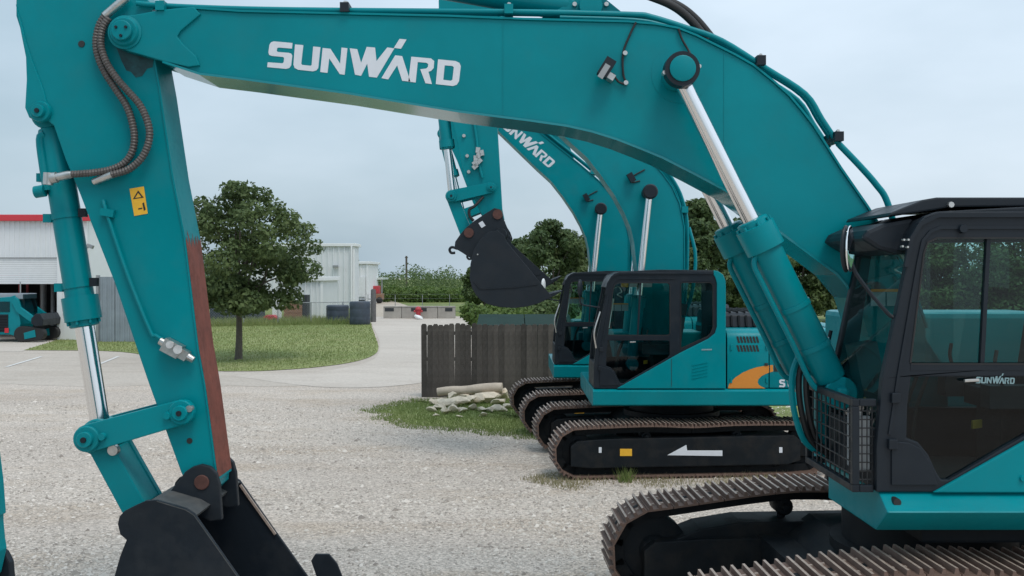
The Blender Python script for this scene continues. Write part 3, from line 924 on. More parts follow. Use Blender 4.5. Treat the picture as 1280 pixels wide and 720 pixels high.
tube('boom_pipe', [W(a, b, YB - .0) + Vector((0, .03, 0)) for a, b in low_px], .013, M['teal'], boom, 8, 4)
for q in ((201, 10), (431, 12), (636, 14), (951, 78), (1048, 173)):
    p = W(q[0], q[1], YB)
    bm = bmesh.new(); box(bm, p + Vector((0, .22, .015)), (.07, .50, .075)); bevel_sharp(bm, .008); finish('pipe_clamp', bm, M['black'] if q[0] in (431, 951, 1048) else M['teal'], boom)
    boss('clamp_bolt', (p.x, p.z + .06), .014, YB + .0, YB + .03, M['steel'], boom, 8)
    tube('clamp_stud', [p + Vector((.0, .03, .02)), p + Vector((.01, .03, .075))], .011, M['steel'], boom, 8, 0)

# arm ram on top of the boom with its bracket and hoses
plate('ram_bracket', [P(*q) for q in ((655, 27), (700, 4), (726, -12), (742, -15), (758, -10), (789, 15), (806, 30))], YB + .17, YB + .22, M['teal'], boom, bev=.006)
plate('ram_bracket', [P(*q) for q in ((655, 27), (700, 4), (726, -12), (742, -15), (758, -10), (789, 15), (806, 30))], YB + .34, YB + .39, M['teal'], boom, bev=.006)
ac = P(740, 2)
boss('ram_pin', ac, .10, YB + .10, YB + .46, M['teal'], boom, 24)
for a in (0, 180): boss('cap_bolt', (ac[0] + .13 * math.cos(R(a)), ac[1] + .02), .02, YB + .14, YB + .18, M['steel'], boom, 8)
aend = P(80, -112)
cyl_ram(E1, 'arm_ram', ac, aend, 8.31, .115, .07, .55, M['teal'])
for k in (0, 1):
    tube('arm_hose', [W(745 + k * 14, -30, YB + .1 + .1 * k), W(800 + k * 8, -9, YB + .1 + .08 * k), W(838 + k * 8, 6, YB + .1 + .08 * k), W(862 + k * 8, 24, YB + .12 + .08 * k), W(884 + k * 8, 50, YB + .14 + .08 * k)], .033, M['rubber'], boom, 10)

# boom rams either side
rf_ = P(1047, 490, 7.85)
for yy in (7.86, 8.74):
    br = cyl_ram(E1, 'boom_ram', rf_, rp, yy, .122, .066, .52, M['teal'], collar=.26)
    A3, B3 = Vector((rf_[0], yy, rf_[1])), Vector((rp[0], yy, rp[1])); d = (B3 - A3).normalized(); side = Vector((-abs(d.z), 0, -abs(d.x))).normalized()
    q = [A3 + d * t + side * o + Vector((0, -.05, 0)) for t, o in ((.05, .10), (.16, .16), (.5, .155), (1.0, .155), (1.18, .15), (1.25, .10))]
    tube('ram_pipe', q, .022, M['teal'], br, 10, 4)
    for t in (.4, .75):
        p = A3 + d * t
        rod('ram_strap', p - d * .02, p + d * .02, .13, M['teal'], br, 24)
bx('ram_foot', rf_[0] - .10, 2.75, 8.06, 8.54, 1.62, 2.20, M['teal'], E1, .03)
bx('ram_foot_pin', rf_[0] - .05, rf_[0] + .05, 7.7, 8.9, rf_[1] - .05, rf_[1] + .05, M['teal'], E1, .03)
# hose bundle dropping in front of the boom foot
for k in range(3):
    tube('foot_hose', [W(1000 + k * 8, 440, 7.95), W(990 + k * 9, 470, 7.92), W(992 + k * 9, 510, 7.92), W(1005 + k * 8, 550, 7.95), W(1030 + k * 6, 570, 8.0)], .024, [M['teal'], M['rubber'], M['rubber']][k], boom, 8)

# --- stick
YS = 8.115
Ps = lambda px, py: P(px, py, YS)
back = [(32,135),(37,147),(46,152),(57,149),(67,157),(82,200),(100,243),(117,287),(143,353),(170,433),(186,480),(198,513),(226,590)]
front = [(271,600),(255,480),(247,437),(230,297),(215,220),(199,112),(193,79),(190,50)]
st = [(22,-60),(20,-5),(20,20),(27,42),(33,72),(34,100)] + back + [(236,612),(248,622),(262,618),(270,610)] + front + [(189,5),(150,-45),(100,-135),(62,-135)]
stick = plate('stick', [Ps(*q) for q in st], YS, YS + .37, M['teal'], E1, bev=.010)
fpts = [Ps(*q) for q in front]
strip('front_plate', fpts, -.014, YS - .012, YS + .382, M['teal'], stick)
# the lug at the back is a little proud, with its own edge
lug = [(20,5),(27,42),(33,72),(34,100),(32,135),(37,147),(46,152),(57,149),(62,138),(55,112),(42,78),(34,55),(28,30)]
plate('ram_lug', [Ps(*q) for q in lug], YS - .012, YS + .05, M['teal'], stick, bev=.008)
# bare red primer on the front plate with a ragged upper edge
bm = bmesh.new()
fp = [Vector(q) for q in fpts]
cumf = [0]
for a, b in zip(fp, fp[1:]): cumf.append(cumf[-1] + (b - a).length)
def fat(s):
    for i in range(len(fp) - 1):
        if s <= cumf[i + 1]: return fp[i] + (fp[i + 1] - fp[i]) * ((s - cumf[i]) / (cumf[i + 1] - cumf[i]))
    return fp[-1]
ncol = 16; smax = 1.96; prevc = None
for j in range(ncol + 1):
    yy = YS - .0115 + (.393) * j / ncol
    se = smax + [0, .03, -.03, .09, .02, -.06, .03, -.02, .07, -.05, .02, .05, -.04, .06, 0, .02, .03][j]
    col_ = []
    for i in range(12):
        s_ = .02 + (se - .02) * i / 11
        p = fat(s_); tdir = (fat(s_ + .02) - fat(max(0, s_ - .02))).normalized(); nn = Vector((tdir.y, -tdir.x))
        if nn.x < 0: nn = -nn
        p = p + nn * .0165
        col_.append(bm.verts.new((p.x, yy, p.y)))
    if prevc:
        for i in range(11): bm.faces.new([prevc[i], prevc[i + 1], col_[i + 1], col_[i]])
    prevc = col_
bmesh.ops.recalc_face_normals(bm, faces=bm.faces)
finish('bare_primer', bm, M['primer'], stick)
# boom tip's shade painted on the stick as a dark patch, weld beads
decal('shade_patch', [Ps(*q) for q in ((146,60),(160,66),(178,71),(192,75),(191,84),(184,86),(178,95),(170,97),(164,90),(158,88),(152,76))], YS - .003, M['tealshade'], stick)
decal('shade_patch', [P(*q, YS) for q in ((232,470),(242,500),(240,528),(231,541),(222,538),(228,525))], YS - .003, M['tealshade2'], stick) if False else None
for a_, b_ in (((628, 23), (628, 144)), ((905, 64), (905, 235))):
    strip('weld_bead', [P(*a_), P(*b_)], .007, YB + .0085, YB + .02, M['teal'], boom)
# pin bosses and holes
def boss_set(c, r, y, par, m='teal'):
    boss('pin_boss', c, r, y - .03, y + .02, M[m], par, 32, [(0, r * .92), (.2, r), (1, r)])
    boss('pin_head', c, r * .6, y - .07, y - .025, M[m], par, 24)
    boss('pin_bolt', c, r * .22, y - .085, y - .065, M['black'], par, 12)
boss_set(P(46, 138), .085, YS - .012, stick)
boss('grease_port', Ps(102, 55), .028, YS - .006, YS + .02, M['ink'], stick, 14)
boss('grease_port', Ps(237, 551), .024, YS - .006, YS + .02, M['ink'], stick, 14)
# warning sticker
decal('warning_sticker', [Ps(162, 236), Ps(180, 233), Ps(185, 267), Ps(168, 270)], YS - .004, M['yellow'], stick)
tri = [Ps(166.5, 249), Ps(173, 238), Ps(180, 247)]; tr2 = [Ps(169, 247.5), Ps(173, 241), Ps(177.3, 246.3)]
bm = bmesh.new(); v = [bm.verts.new((a, YS - .0065, b)) for a, b in tri + tr2]
for f in ((0, 1, 4, 3), (1, 2, 5, 4), (2, 0, 3, 5)): bm.faces.new([v[i] for i in f])
finish('warning_triangle', bm, M['ink'], stick)
decal('warning_arrow', [Ps(173, 260.5), Ps(178, 259.5), Ps(178.2, 261), Ps(173.2, 262)], YS - .0065, M['ink'], stick)
decal('warning_figure', [Ps(178.3, 254), Ps(180.3, 253), Ps(182.5, 262), Ps(180.2, 263.5)], YS - .0065, M['ink'], stick)
# guarded hoses
yh = YS - .06
h1 = [(132,18),(124,32),(120,52),(123,72),(132,92),(145,112),(158,132),(165,152),(168,172),(165,190),(155,204),(138,212),(115,216),(88,218)]
h2 = [(136,22),(128,36),(126,56),(133,78),(146,98),(160,114),(174,130),(183,148),(187,166),(184,184),(175,200),(160,212),(138,219)]
hose('guarded_hose', [W(a, b, yh) for a, b in h1], .031, M['hoseg'], stick)
hose('guarded_hose', [W(a, b, yh - .03) for a, b in h2], .031, M['hoseg'], stick)
rod('hose_fitting', W(158, -3, yh), W(131, 20, yh), .034, M['steel'], stick, 14)
rod('hose_fitting', W(90, 217.5, yh), W(64, 223, yh), .032, M['steel'], stick, 14, [(0, .026), (.2, .034), (.7, .034), (.72, .045), (1, .045)])
rod('hose_fitting', W(141, 218, yh - .03), W(118, 227, YS - .03), .03, M['steel'], stick, 14)
rod('hose_elbow', W(61, 216, yh), W(60, 231, yh), .04, M['steel'], stick, 14)
# rigid line and valve on the stick
tube('stick_line', [W(129, 250, YS - .015), W(134, 268, YS - .03), (W(160, 345, YS - .03)), W(188, 414, YS - .03), W(194, 419, YS - .03), W(204, 425, YS - .03)], .015, M['teal'], stick, 8, 5)
bm = bmesh.new(); box(bm, W(135, 266, YS - .02), (.11, .06, .06), Matrix.Rotation(R(10), 3, 'Y')); bevel_sharp(bm, .01); finish('line_clamp', bm, M['teal'], stick)
mv = Matrix.Rotation(R(28), 3, 'Y')
bm = bmesh.new()
box(bm, W(216, 435, YS - .06), (.15, .10, .11), mv); box(bm, W(228, 442, YS - .06), (.10, .075, .08), mv)
bevel_sharp(bm, .012)
rings(bm, [W(200, 426, YS - .06), W(210, 432, YS - .06)], [.03, .04], 12); rings(bm, [W(230, 443, YS - .06), W(242, 450, YS - .06)], [.038, .026], 12)
rings(bm, [W(222, 437, YS - .06), W(222, 437, YS - .14)], .035, 12); rings(bm, [W(212, 431, YS - .06), W(212, 431, YS - .13)], .03, 12)
finish('line_valve', bm, M['steel'], stick)

# --- bucket ram, links
pA, pB = P(46, 139, 8.06), P(110, 548, YB)
brm = cyl_ram(E1, 'bucket_ram', pA, pB, 8.30, .115, .078, .645, M['teal'], collar=.26)
A3, B3 = Vector((pA[0], 8.3, pA[1])), Vector((pB[0], 8.3, pB[1])); d = (B3 - A3).normalized()
sd_ = Vector((-d.z, 0, d.x)); sd_ = sd_ if sd_.x < 0 else -sd_
tube('ram_pipe', [A3 + d * t + sd_ * o + Vector((0, -.09, 0)) for t, o in ((.16, .03), (.2, .075), (.45, .085), (.62, .085))], .035, M['teal'], brm, 12, 4)
for t in (.50, .84, 1.42):
    p = A3 + d * t
    rod('ram_strap', p - d * .025, p + d * .025, .123, M['teal'], brm, 24)
    bm = bmesh.new(); box(bm, p + sd_ * .14 + Vector((0, -.03, 0)), (.07, .05, .07)); bevel_sharp(bm, .008); finish('strap_lug', bm, M['teal'], brm)
    bm = bmesh.new(); box(bm, p - sd_ * .15 + Vector((0, -.03, 0)), (.06, .05, .07)); bevel_sharp(bm, .008); finish('strap_lug', bm, M['black'], brm)
rod('port_block', A3 + d * .62 + sd_ * .1 + Vector((0, -.1, 0)), A3 + d * .62 + sd_ * .18 + Vector((0, -.1, 0)), .05, M['teal'], brm, 14)
rod('hose_elbow', W(100, 224, 8.2), W(112, 246, 8.2), .028, M['steel'], brm, 12)
plL = P(228, 515)
for y_ in (YB - .015, YB + .50):
    lk = plate('side_link', capsule(pB, plL, .112, .100), y_, y_ + .06, M['teal'], E1, bev=.008)
    if y_ < YB + .1:
        boss_set(pB, .105, y_, lk); boss_set(plL, .10, y_, lk)
        boss('lock_bolt', P(130, 545), .03, y_ - .04, y_ + .01, M['teal'], lk, 10); boss('lock_bolt', P(211, 519), .03, y_ - .04, y_ + .01, M['teal'], lk, 10)
        boss('lock_bolt', P(239, 510), .028, y_ - .045, y_ + .01, M['steel'], lk, 10)
rod('link_pin', (pB[0], YB - .01, pB[1]), (pB[0], YB + .56, pB[1]), .06, M['teal'], E1, 20)
rod('link_pin', (plL[0], YB - .01, plL[1]), (plL[0], YB + .56, plL[1]), .06, M['teal'], E1, 20)
bl = [(113,568),(101,562),(95,549),(102,536),(119,534),(133,545),(142,560),(183,632),(178,648),(160,650),(152,640)]
blk = plate('bucket_link', [P(*q, 8.10) for q in bl], 8.10, 8.16, M['teal'], E1, bev=.008)
plate('link_web', [P(*q, 8.10) for q in bl], 8.44, 8.50, M['teal'], blk, bev=.008)
plate('link_web', [P(*q, 8.10) for q in ((128,566),(140,560),(180,630),(168,640))], 8.165, 8.435, M['teal'], blk, bev=.006)
boss('lift_eye', P(143, 562, 8.10), .045, 8.06, 8.11, M['steel'], blk, 18)

# --- bucket
YK, YK2 = 7.65, 8.95
Pk = lambda px, py: P(px, py, YK)
side = [(147,655),(149,646),(155,639),(167,633),(182,626),(195,625),(232,636),(243,643),(297,720),(374,828),(380,838),(330,841),(250,841),(190,832),(155,808),(140,770),(140,730),(150,695),(158,675),(150,668)]
wrap = [(203,633),(172,640),(164,655),(161,674),(153,696),(144,730),(144,770),(158,804),(192,827),(250,836),(372,836)]
bk = bucket(E1, [Pk(*q) for q in side], [Pk(*q) for q in wrap], [Pk(*q) for q in ((244,645),(232,638),(195,627),(184,628))], YK, YK2, M['bucket'], (1, 0))
ear = [(200,632),(214,612),(224,600),(231,590),(240,584),(251,581),(262,584),(270,592),(274,606),(277,650),(262,652),(236,640)]
for y_ in (8.035, 8.515):
    e = plate('bucket_ear', [P(*q) for q in ear], y_, y_ + .055, M['bucket'], bk, bev=.008)
boss('ear_pin', P(252, 603), .085, 8.02, 8.60, M['rustpin'], bk, 28, [(0, .055), (.01, .06), (.012, .06), (1, .06)])
for y_ in (7.98, 8.58):
    plate('link_ear', [P(*q) for q in ((158,660),(164,644),(174,634),(188,632),(198,636),(206,655))], y_ + .0, y_ + .05, M['bucket'], bk, bev=.006)
boss('link_ear_pin', P(180, 648), .05, 7.97, 8.64, M['steel'], bk, 20)
for y_ in (YK - .03, YK2):
    plate('side_cutter', [Pk(*q) for q in ((346,762),(352,752),(372,752),(384,766),(408,826),(392,836),(368,826))], y_, y_ + .03, M['bucket'], bk, bev=.006)
strip('worn_edge', [Pk(*q) for q in ((298,722),(243,644),(232,637),(196,626))], .006, YK - .001, YK + .036, M['dusty'], bk)
strip('edge_rib', [Pk(*q) for q in ((297,720),(262,671),(246,648))], .018, YK2 - .06, YK2 - .036, M['grouser'], bk)

# --- cab
cb1 = cab(E1, 2.53, 6.94, 1.545, 1.0, 1.10)
vz = [(1060,273),(1063,268),(1075,263),(1100,258),(1125,251),(1142,247),(1160,246),(1300,246),(1480,249),(1480,258),(1180,266),(1150,264),(1120,263),(1095,268)]
vz = [(2.66, 3.468), (2.675, 3.492), (2.78, 3.535), (2.90, 3.583), (3.0, 3.60), (4.75, 3.60), (4.78, 3.575), (4.75, 3.55), (3.1, 3.53), (2.95, 3.505), (2.82, 3.488)]
vis = plate('roof_guard', vz, 7.06, 7.98, M['black'], cb1, bev=.02)
plate('sun_visor', [(2.49, 3.31), (2.53, 3.37), (2.64, 3.42), (2.86, 3.46), (2.86, 3.20), (2.74, 3.20), (2.62, 3.23)], 7.12, 8.02, M['black'], cb1, bev=.03)
for k, (dx, dz) in enumerate(((0, 0), (.03, .0), (-.01, -.045), (.025, -.05))):
    boss('guard_bolt', (P(1127 + dx * 180, 300 - dz * 180, 6.96)[0], P(1127, 300 - dz * 180, 6.96)[1]), .008, 6.91, 6.945, M['steel'], cb1, 8)
boss('roof_catch', P(1203, 286, 6.93), .03, 6.905, 6.95, M['black'], cb1, 14)
for q in ((1188, 256),): boss('roof_catch', P(*q, 7.05), .022, 7.03, 7.07, M['steel'], cb1, 8)
# mirror on the front of the cab
bm = bmesh.new()
bmesh.ops.create_uvsphere(bm, u_segments=20, v_segments=12, radius=1)
for v in bm.verts:
    v.co = Vector((v.co.x * (.028 if v.co.x < 0 else .012), v.co.y * .095, v.co.z * .165))
bm.transform(Matrix.Translation(W(1063, 311, 7.02)) @ Matrix.Rotation(R(-36), 4, 'Z'))
mir = finish('mirror', bm, M['mirror'], cb1, smooth=True)
bm = bmesh.new()
bmesh.ops.create_uvsphere(bm, u_segments=20, v_segments=12, radius=1)
for v in bm.verts: v.co = Vector((v.co.x * .030 - .014, v.co.y * .098, v.co.z * .168))
bm.transform(Matrix.Translation(W(1060, 311, 7.035)) @ Matrix.Rotation(R(-36), 4, 'Z'))
finish('mirror_back', bm, M['black'], cb1, smooth=True)
tube('mirror_arm', [W(1062, 320, 7.05), W(1072, 345, 7.05), W(1108, 390, 7.0), W(1122, 398, 6.98)], .014, M['black'], cb1, 8)
# front guard of bars and wire
gx, gy0, gy1, gz0, gz1 = 2.40, 7.0, 8.08, 1.56, 2.16
bm = bmesh.new()
for (a, b) in (((gx, gy0, gz0), (gx, gy1, gz0)), ((gx, gy0, gz1), (gx, gy1, gz1)), ((gx, gy0, gz0), (gx, gy0, gz1)), ((gx, gy1, gz0), (gx, gy1, gz1)),
               ((gx, gy0, gz1), (2.57, gy0, gz1)), ((gx, gy0, gz0), (2.55, gy0, gz0)), ((gx, gy1, gz1), (2.57, gy1, gz1)), ((gx, gy1, gz0), (2.55, gy1, gz0))):
    a, b = Vector(a), Vector(b); dd = (b - a).normalized()
    a = a + dd * .026; b = b - dd * .026
    sz = b - a
    box(bm, (a + b) / 2, tuple(max(abs(q), .05) for q in sz))
for yy in (gy0, gy1):
    for zz in (gz0, gz1): box(bm, (gx, yy, zz), (.05, .05, .05))
bmesh.ops.recalc_face_normals(bm, faces=bm.faces)
bevel_sharp(bm, .006)
gd = finish('front_guard', bm, M['black'], cb1)
for k in range(9):
    yy = gy0 + (gy1 - gy0) * (k + 1) / 10
    rod('guard_bar', (gx, yy, gz0), (gx, yy, gz1), .007, M['mesh'], cb1, 6)
for k in range(6):
    zz = gz0 + (gz1 - gz0) * (k + 1) / 7
    rod('guard_bar', (gx, gy0, zz), (gx, gy1, zz), .006, M['mesh'], cb1, 6)
for k in range(3):
    xx = gx + .05 + .035 * k
    rod('guard_bar', (xx, gy0, gz0), (xx, gy0, gz1), .005, M['mesh'], cb1, 6)
for k in range(9):
    zz = gz0 + (gz1 - gz0) * (k + 1) / 10
    rod('guard_bar', (gx, gy0, zz), (2.56, gy0, zz), .005, M['mesh'], cb1, 6)
bx('filter_panel', 2.45, 2.50, 7.12, 7.32, 1.66, 2.08, M['greyradiator'], cb1, .01)
bx('filter_panel', 2.44, 2.52, 7.03, 7.06, 1.68, 2.06, M['greyradiator'], cb1, .01)
# small wordmark on the door
sm = lambda u, v: P(1220 + (u - 63) / 1107 * 49, 470.5 + (v - 38 - .088 * (u - 63)) / 1107 * 60, 6.93)
lettering(cb1, sm, M['decalgrey'], 6.935)
tube('hand_rail', [(2.58, 8.15, 1.6), (2.52, 8.15, 2.2), (2.6, 8.15, 2.6)], .016, M['black'], cb1, 8)
boss('body_lock', (2.53 + 1.0, 1.545 + .1), .02, 6.90, 6.93, M['teal'], cb1, 10)

# ------------------------------------------------------------------ the middle excavator (and, copied, the one behind it)
E2 = thing('excavator', (2.75, 16.45, 0), 'teal excavator with orange swoosh on its side, white track arrow and raised arm', 'excavator')
undercarriage(E2, 2.62, 16.45, 5.0, 4.25, 2.30, .60, .37, .80, 46, 1.1, frame_top=.60)
Q = lambda px, py, Y: (W(px, py, Y).x, W(px, py, Y).z)
# sticker panel on the near track frame
f5 = lambda x: 16.45 + (x - 2.62 - .124) / math.cos(R(5)) * math.sin(R(5)) - (1.15 + .60 * .445) * math.cos(R(5))
def trackdecal(name, pts, m):
    bm = bmesh.new(); v = []
    for a, b in pts:
        Y = 15.0
        for _ in range(4):
            x = W(a, b, Y).x; Y = f5(x) - .006
        v.append(bm.verts.new(W(a, b, Y)))
    f = bm.faces.new(v); f.normal_update()
    if f.normal.y > 0: f.normal_flip()
    finish(name, bm, m, trk)
trk = [o for o in E2.children if o.name.startswith('track')][0]
trackdecal('direction_arrow', [(834, 569), (858, 556), (859, 563), (903, 563), (903, 570)], M['decal'])
trackdecal('yellow_sticker', [(775, 561), (790, 561), (790, 570), (775, 570)], M['yellow'])
trackdecal('sticker_lines', [(777, 564), (787, 564), (787, 566), (777, 566)], M['ink']) if False else None
trackdecal('white_marker', [(748.5, 559), (752, 559), (752, 566), (748.5, 566)], M['decal'])
trackdecal('white_marker', [(974, 559), (978, 559), (978, 566), (974, 566)], M['decal'])

bm = bmesh.new()
prism_x(bm, [(15.16, 1.335), (15.08, 1.30), (15.10, 1.09), (15.22, 1.06), (17.68, 1.06), (17.80, 1.09), (17.82, 1.30), (17.74, 1.335)], 1.22, 5.3)
bevel_sharp(bm, .012)
deck2 = finish('upper_deck', bm, M['teal'], E2)
# side panels of the engine house: separate doors with gaps between
core = bx('engine_house', 3.26, 4.85, 15.20, 17.70, 1.34, 2.16, M['ink'], E2, 0)
def side_panel(x0, x1):
    bm = bmesh.new()
    prism_x(bm, [(15.13, 1.345), (15.13, 2.08), (15.16, 2.16), (15.22, 2.21), (15.32, 2.235), (16.0, 2.24), (16.0, 2.17), (15.19, 2.17), (15.19, 1.345)], x0, x1)
    bevel_sharp(bm, .012)
    return finish('side_panel', bm, M['teal'], core, smooth=True)
sp1 = side_panel(3.255, 3.885); sp2 = side_panel(3.897, 4.86)
bx('top_panel', 3.26, 4.86, 16.01, 17.72, 2.17, 2.24, M['teal'], core, .01)
bx('far_panel', 3.26, 4.86, 17.71, 17.77, 1.345, 2.2, M['teal'], core, .01)
plate('counterweight', [(4.875, 1.1), (4.875, 2.26), (5.25, 2.25), (5.42, 2.12), (5.48, 1.9), (5.48, 1.4), (5.36, 1.1)], 15.1, 17.8, M['teal'], E2, bev=.06)
bm = bmesh.new()
prism_x(bm, [(15.55, 2.24), (15.60, 2.42), (15.68, 2.47), (17.3, 2.47), (17.38, 2.42), (17.42, 2.24)], 3.22, 4.7)
bevel_sharp(bm, .012); hd = finish('engine_hood', bm, M['black'], E2)
for k in range(12):
    xx = 3.30 + k * .115
    bm = bmesh.new(); box(bm, (xx, 15.57, 2.335), (.03, .06, .17), Matrix.Rotation(R(-16), 3, 'X')); bevel_sharp(bm, .006); finish('hood_rib', bm, M['under'], hd)
    bx('hood_rib', xx - .015, xx + .015, 15.66, 17.3, 2.462, 2.49, M['under'], hd, .006)
tube('hood_rail', [(3.3, 15.35, 2.24), (3.3, 15.35, 2.55), (3.9, 15.35, 2.58), (4.6, 15.35, 2.55), (4.6, 15.35, 2.24)], .018, M['black'], hd, 8, 5) if False else None
for xx in (3.30, 3.84):
    bx('panel_hinge', xx, xx + .03, 15.112, 15.135, 1.42, 1.50, M['teal'], core, .004); bx('panel_hinge', xx, xx + .03, 15.112, 15.135, 1.92, 2.0, M['teal'], core, .004)
bx('panel_latch', 3.82, 3.87, 15.115, 15.135, 1.68, 1.72, M['ink'], core, .004)
YP = 15.13 - .004
for r_, (ya, yb) in enumerate(((420.5, 428.5), (431.5, 439.5))):
    for k in range(7):
        x = 921 + k * 4.0
        decal('vent_slot', [Q(x - .6, ya, YP), Q(x + 2.0, ya, YP), Q(x + 4.2, yb, YP), Q(x + 1.6, yb, YP)], YP, M['ink'], core)
sw = [(910,485.5),(911,481),(913,478),(919,472),(928,466),(937,462),(946,459),(956,457.3),(961.3,456.7),(961.3,465.8),(958,467),(952,470),(948,474),(947,478),(948.5,481),(951.5,483),(957,485.5)]
decal('orange_swoosh', [Q(a, b, YP) for a, b in sw], YP, M['orange'], core)
decal('orange_swoosh', [Q(a, b, YP) for a, b in ((962.6,456.6),(966.2,456.2),(966.6,464.2),(962.6,465.4))], YP, M['orange'], core)
decal('black_badge', [Q(a, b, YP) for a, b in ((967.5,454.5),(983,454.5),(983,464.5),(967.5,464.5))], YP - .001, M['ink'], core)
decal('badge_mark', [Q(a, b, YP - .003) for a, b in ((974,459.5),(975.5,458),(977,459.5),(975.5,461))], YP - .003, M['decal'], core)
def model_text(parent):
    # the model lettering: S W E in plain strokes
    def pl(pts): decal('letter', [Q(a, b, YP - .002) for a, b in pts], YP - .002, M['decal'], parent)
    pl([(981,474.5),(976,474.2),(974.2,475.5),(974.2,478.5),(975.5,479.8),(979,480.2),(979.2,482),(974.2,481.6),(974,483.8),(980,484),(981.6,482.6),(981.6,479.4),(980,478.2),(976.6,477.8),(976.6,476.4),(980.8,476.8)])
    pl([(983,474.3),(985.4,474.3),(986.8,480),(988.4,474.3),(990.4,474.3),(991.8,480),(993.2,474.3),(995.4,474.3),(993,484),(990.6,484),(989.4,479),(987.8,484),(985.4,484)])
    pl([(997,474.3),(1003,474.3),(1003,476.4),(999.4,476.4),(999.4,478.1),(1002.4,478.1),(1002.4,480.1),(999.4,480.1),(999.4,481.9),(1003,481.9),(1003,484),(997,484)])
model_text(core)
bx('tool_box', 1.7, 3.2, 16.75, 17.7, 1.34, 2.1, M['teal'], E2, .03)
bx('boom_mount', 1.9, 3.2, 16.12, 16.78, 1.34, 1.75, M['teal'], E2, .02)
cb2 = cab(E2, 1.235, 15.12, 1.338, .905, .98)
tiny = lambda u, v: Q(877 + (u - 63) / 1107 * 14, 434 + (v - 38 - .088 * (u - 63)) / 1107 * 16, 15.09)
decal('small_sticker', [Q(a, b, 15.09) for a, b in ((877, 436.3), (890, 436), (890, 437.8), (877, 438.1))], 15.094, M['decalgrey'], cb2)
bm = bmesh.new()
for (a, b, c_) in ((776, 782, 'y'), (783, 796, 'w'), (800, 812, 'w')):
    pass
bx('notice_label', Q(777, 0, 15.9)[0], Q(786, 0, 15.9)[0], 15.98, 15.99, 2.86, 2.96, M['yellow'], cb2)
bx('notice_label', Q(788, 0, 15.9)[0], Q(797, 0, 15.9)[0], 15.98, 15.99, 2.86, 2.96, M['decal'], cb2)
bx('notice_label', Q(803, 0, 15.9)[0], Q(816, 0, 15.9)[0], 15.98, 15.99, 2.86, 2.96, M['decal'], cb2)
# wordmark strip down the front pillar of the cab
bm = bmesh.new()
for i in range(7):
    za = 2.98 - i * .125
    xa = 1.235 + .905 * (.042 + (.203 - .042) * max(0, (za - 1.338) / .905 - .79) / .75) + .012
    box(bm, (xa + .018, 15.30, za), (.006, .07, .085), Matrix.Rotation(R(12), 3, 'Y'))
finish('pillar_mark', bm, M['decal'], cb2)
# mirror
bm = bmesh.new(); bmesh.ops.create_uvsphere(bm, u_segments=16, v_segments=10, radius=1)
for v in bm.verts: v.co = Vector((v.co.x * .035, v.co.y * .09, v.co.z * .13))
bm.transform(Matrix.Translation((1.02, 15.0, 2.86)) @ Matrix.Rotation(R(-20), 4, 'Z'))
mir2 = finish('mirror', bm, M['black'], cb2, smooth=True)
tube('mirror_arm', [(1.02, 15.02, 2.76), (1.04, 15.05, 2.62), (1.20, 15.1, 2.58), (1.33, 15.14, 2.56)], .013, M['black'], cb2, 8)
tube('hand_rail', [(1.27, 15.10, 1.95), (1.24, 15.05, 2.2), (1.33, 15.10, 2.5)], .012, M['steel'], cb2, 8)

# --- boom
YB2 = 16.2
btop = [(612,17),(645,48),(690,95),(721,125),(780,172),(808,196),(827,216),(840,234),(849,254),(855,284),(855,338),(851,395)]
bbot = [(590,57),(620,84),(651,116),(713,176),(735,196),(753,219),(770,244),(782,266),(790,285),(794,302),(798,338),(800,380),(803,415)]
tp = [Q(a, b, YB2) for a, b in btop]; bt = [Q(a, b, YB2) for a, b in bbot]
boom2 = plate('boom', tp + circ(Q(828, 425, YB2), .30, 20, -180, 10) + bt[::-1] + circ(Q(600, 37, YB2), .28, 300, 120, 8)[::-1][::-1], YB2 + .01, YB2 + .49, M['teal'], E2, bev=.008)
strip('top_plate', tp, .016, YB2 - .008, YB2 + .508, M['teal'], boom2)
strip('bottom_plate', bt[::-1], .02, YB2 - .010, YB2 + .51, M['teal'], boom2)
for k, yy in enumerate((.04, .15, .30)):
    tube('boom_pipe', [W(a + 5 - k, b - 5 - k, YB2) + Vector((0, yy, 0)) for a, b in btop], .022, M['teal'], boom2, 8, 3)
for q in ((700, 98), (800, 182), (856, 262)):
    bm = bmesh.new(); box(bm, W(*q, YB2) + Vector((0, .18, 0)), (.10, .42, .10)); bevel_sharp(bm, .01); finish('pipe_clamp', bm, M['teal'], boom2)
tube('boom_hose', [W(858, 284, YB2) + Vector((.05, .05, 0)), W(866, 320, YB2) + Vector((.05, .05, 0)), W(862, 365, YB2) + Vector((.05, .05, 0)), W(850, 400, YB2) + Vector((.05, .05, 0))], .03, M['teal'], boom2, 8)
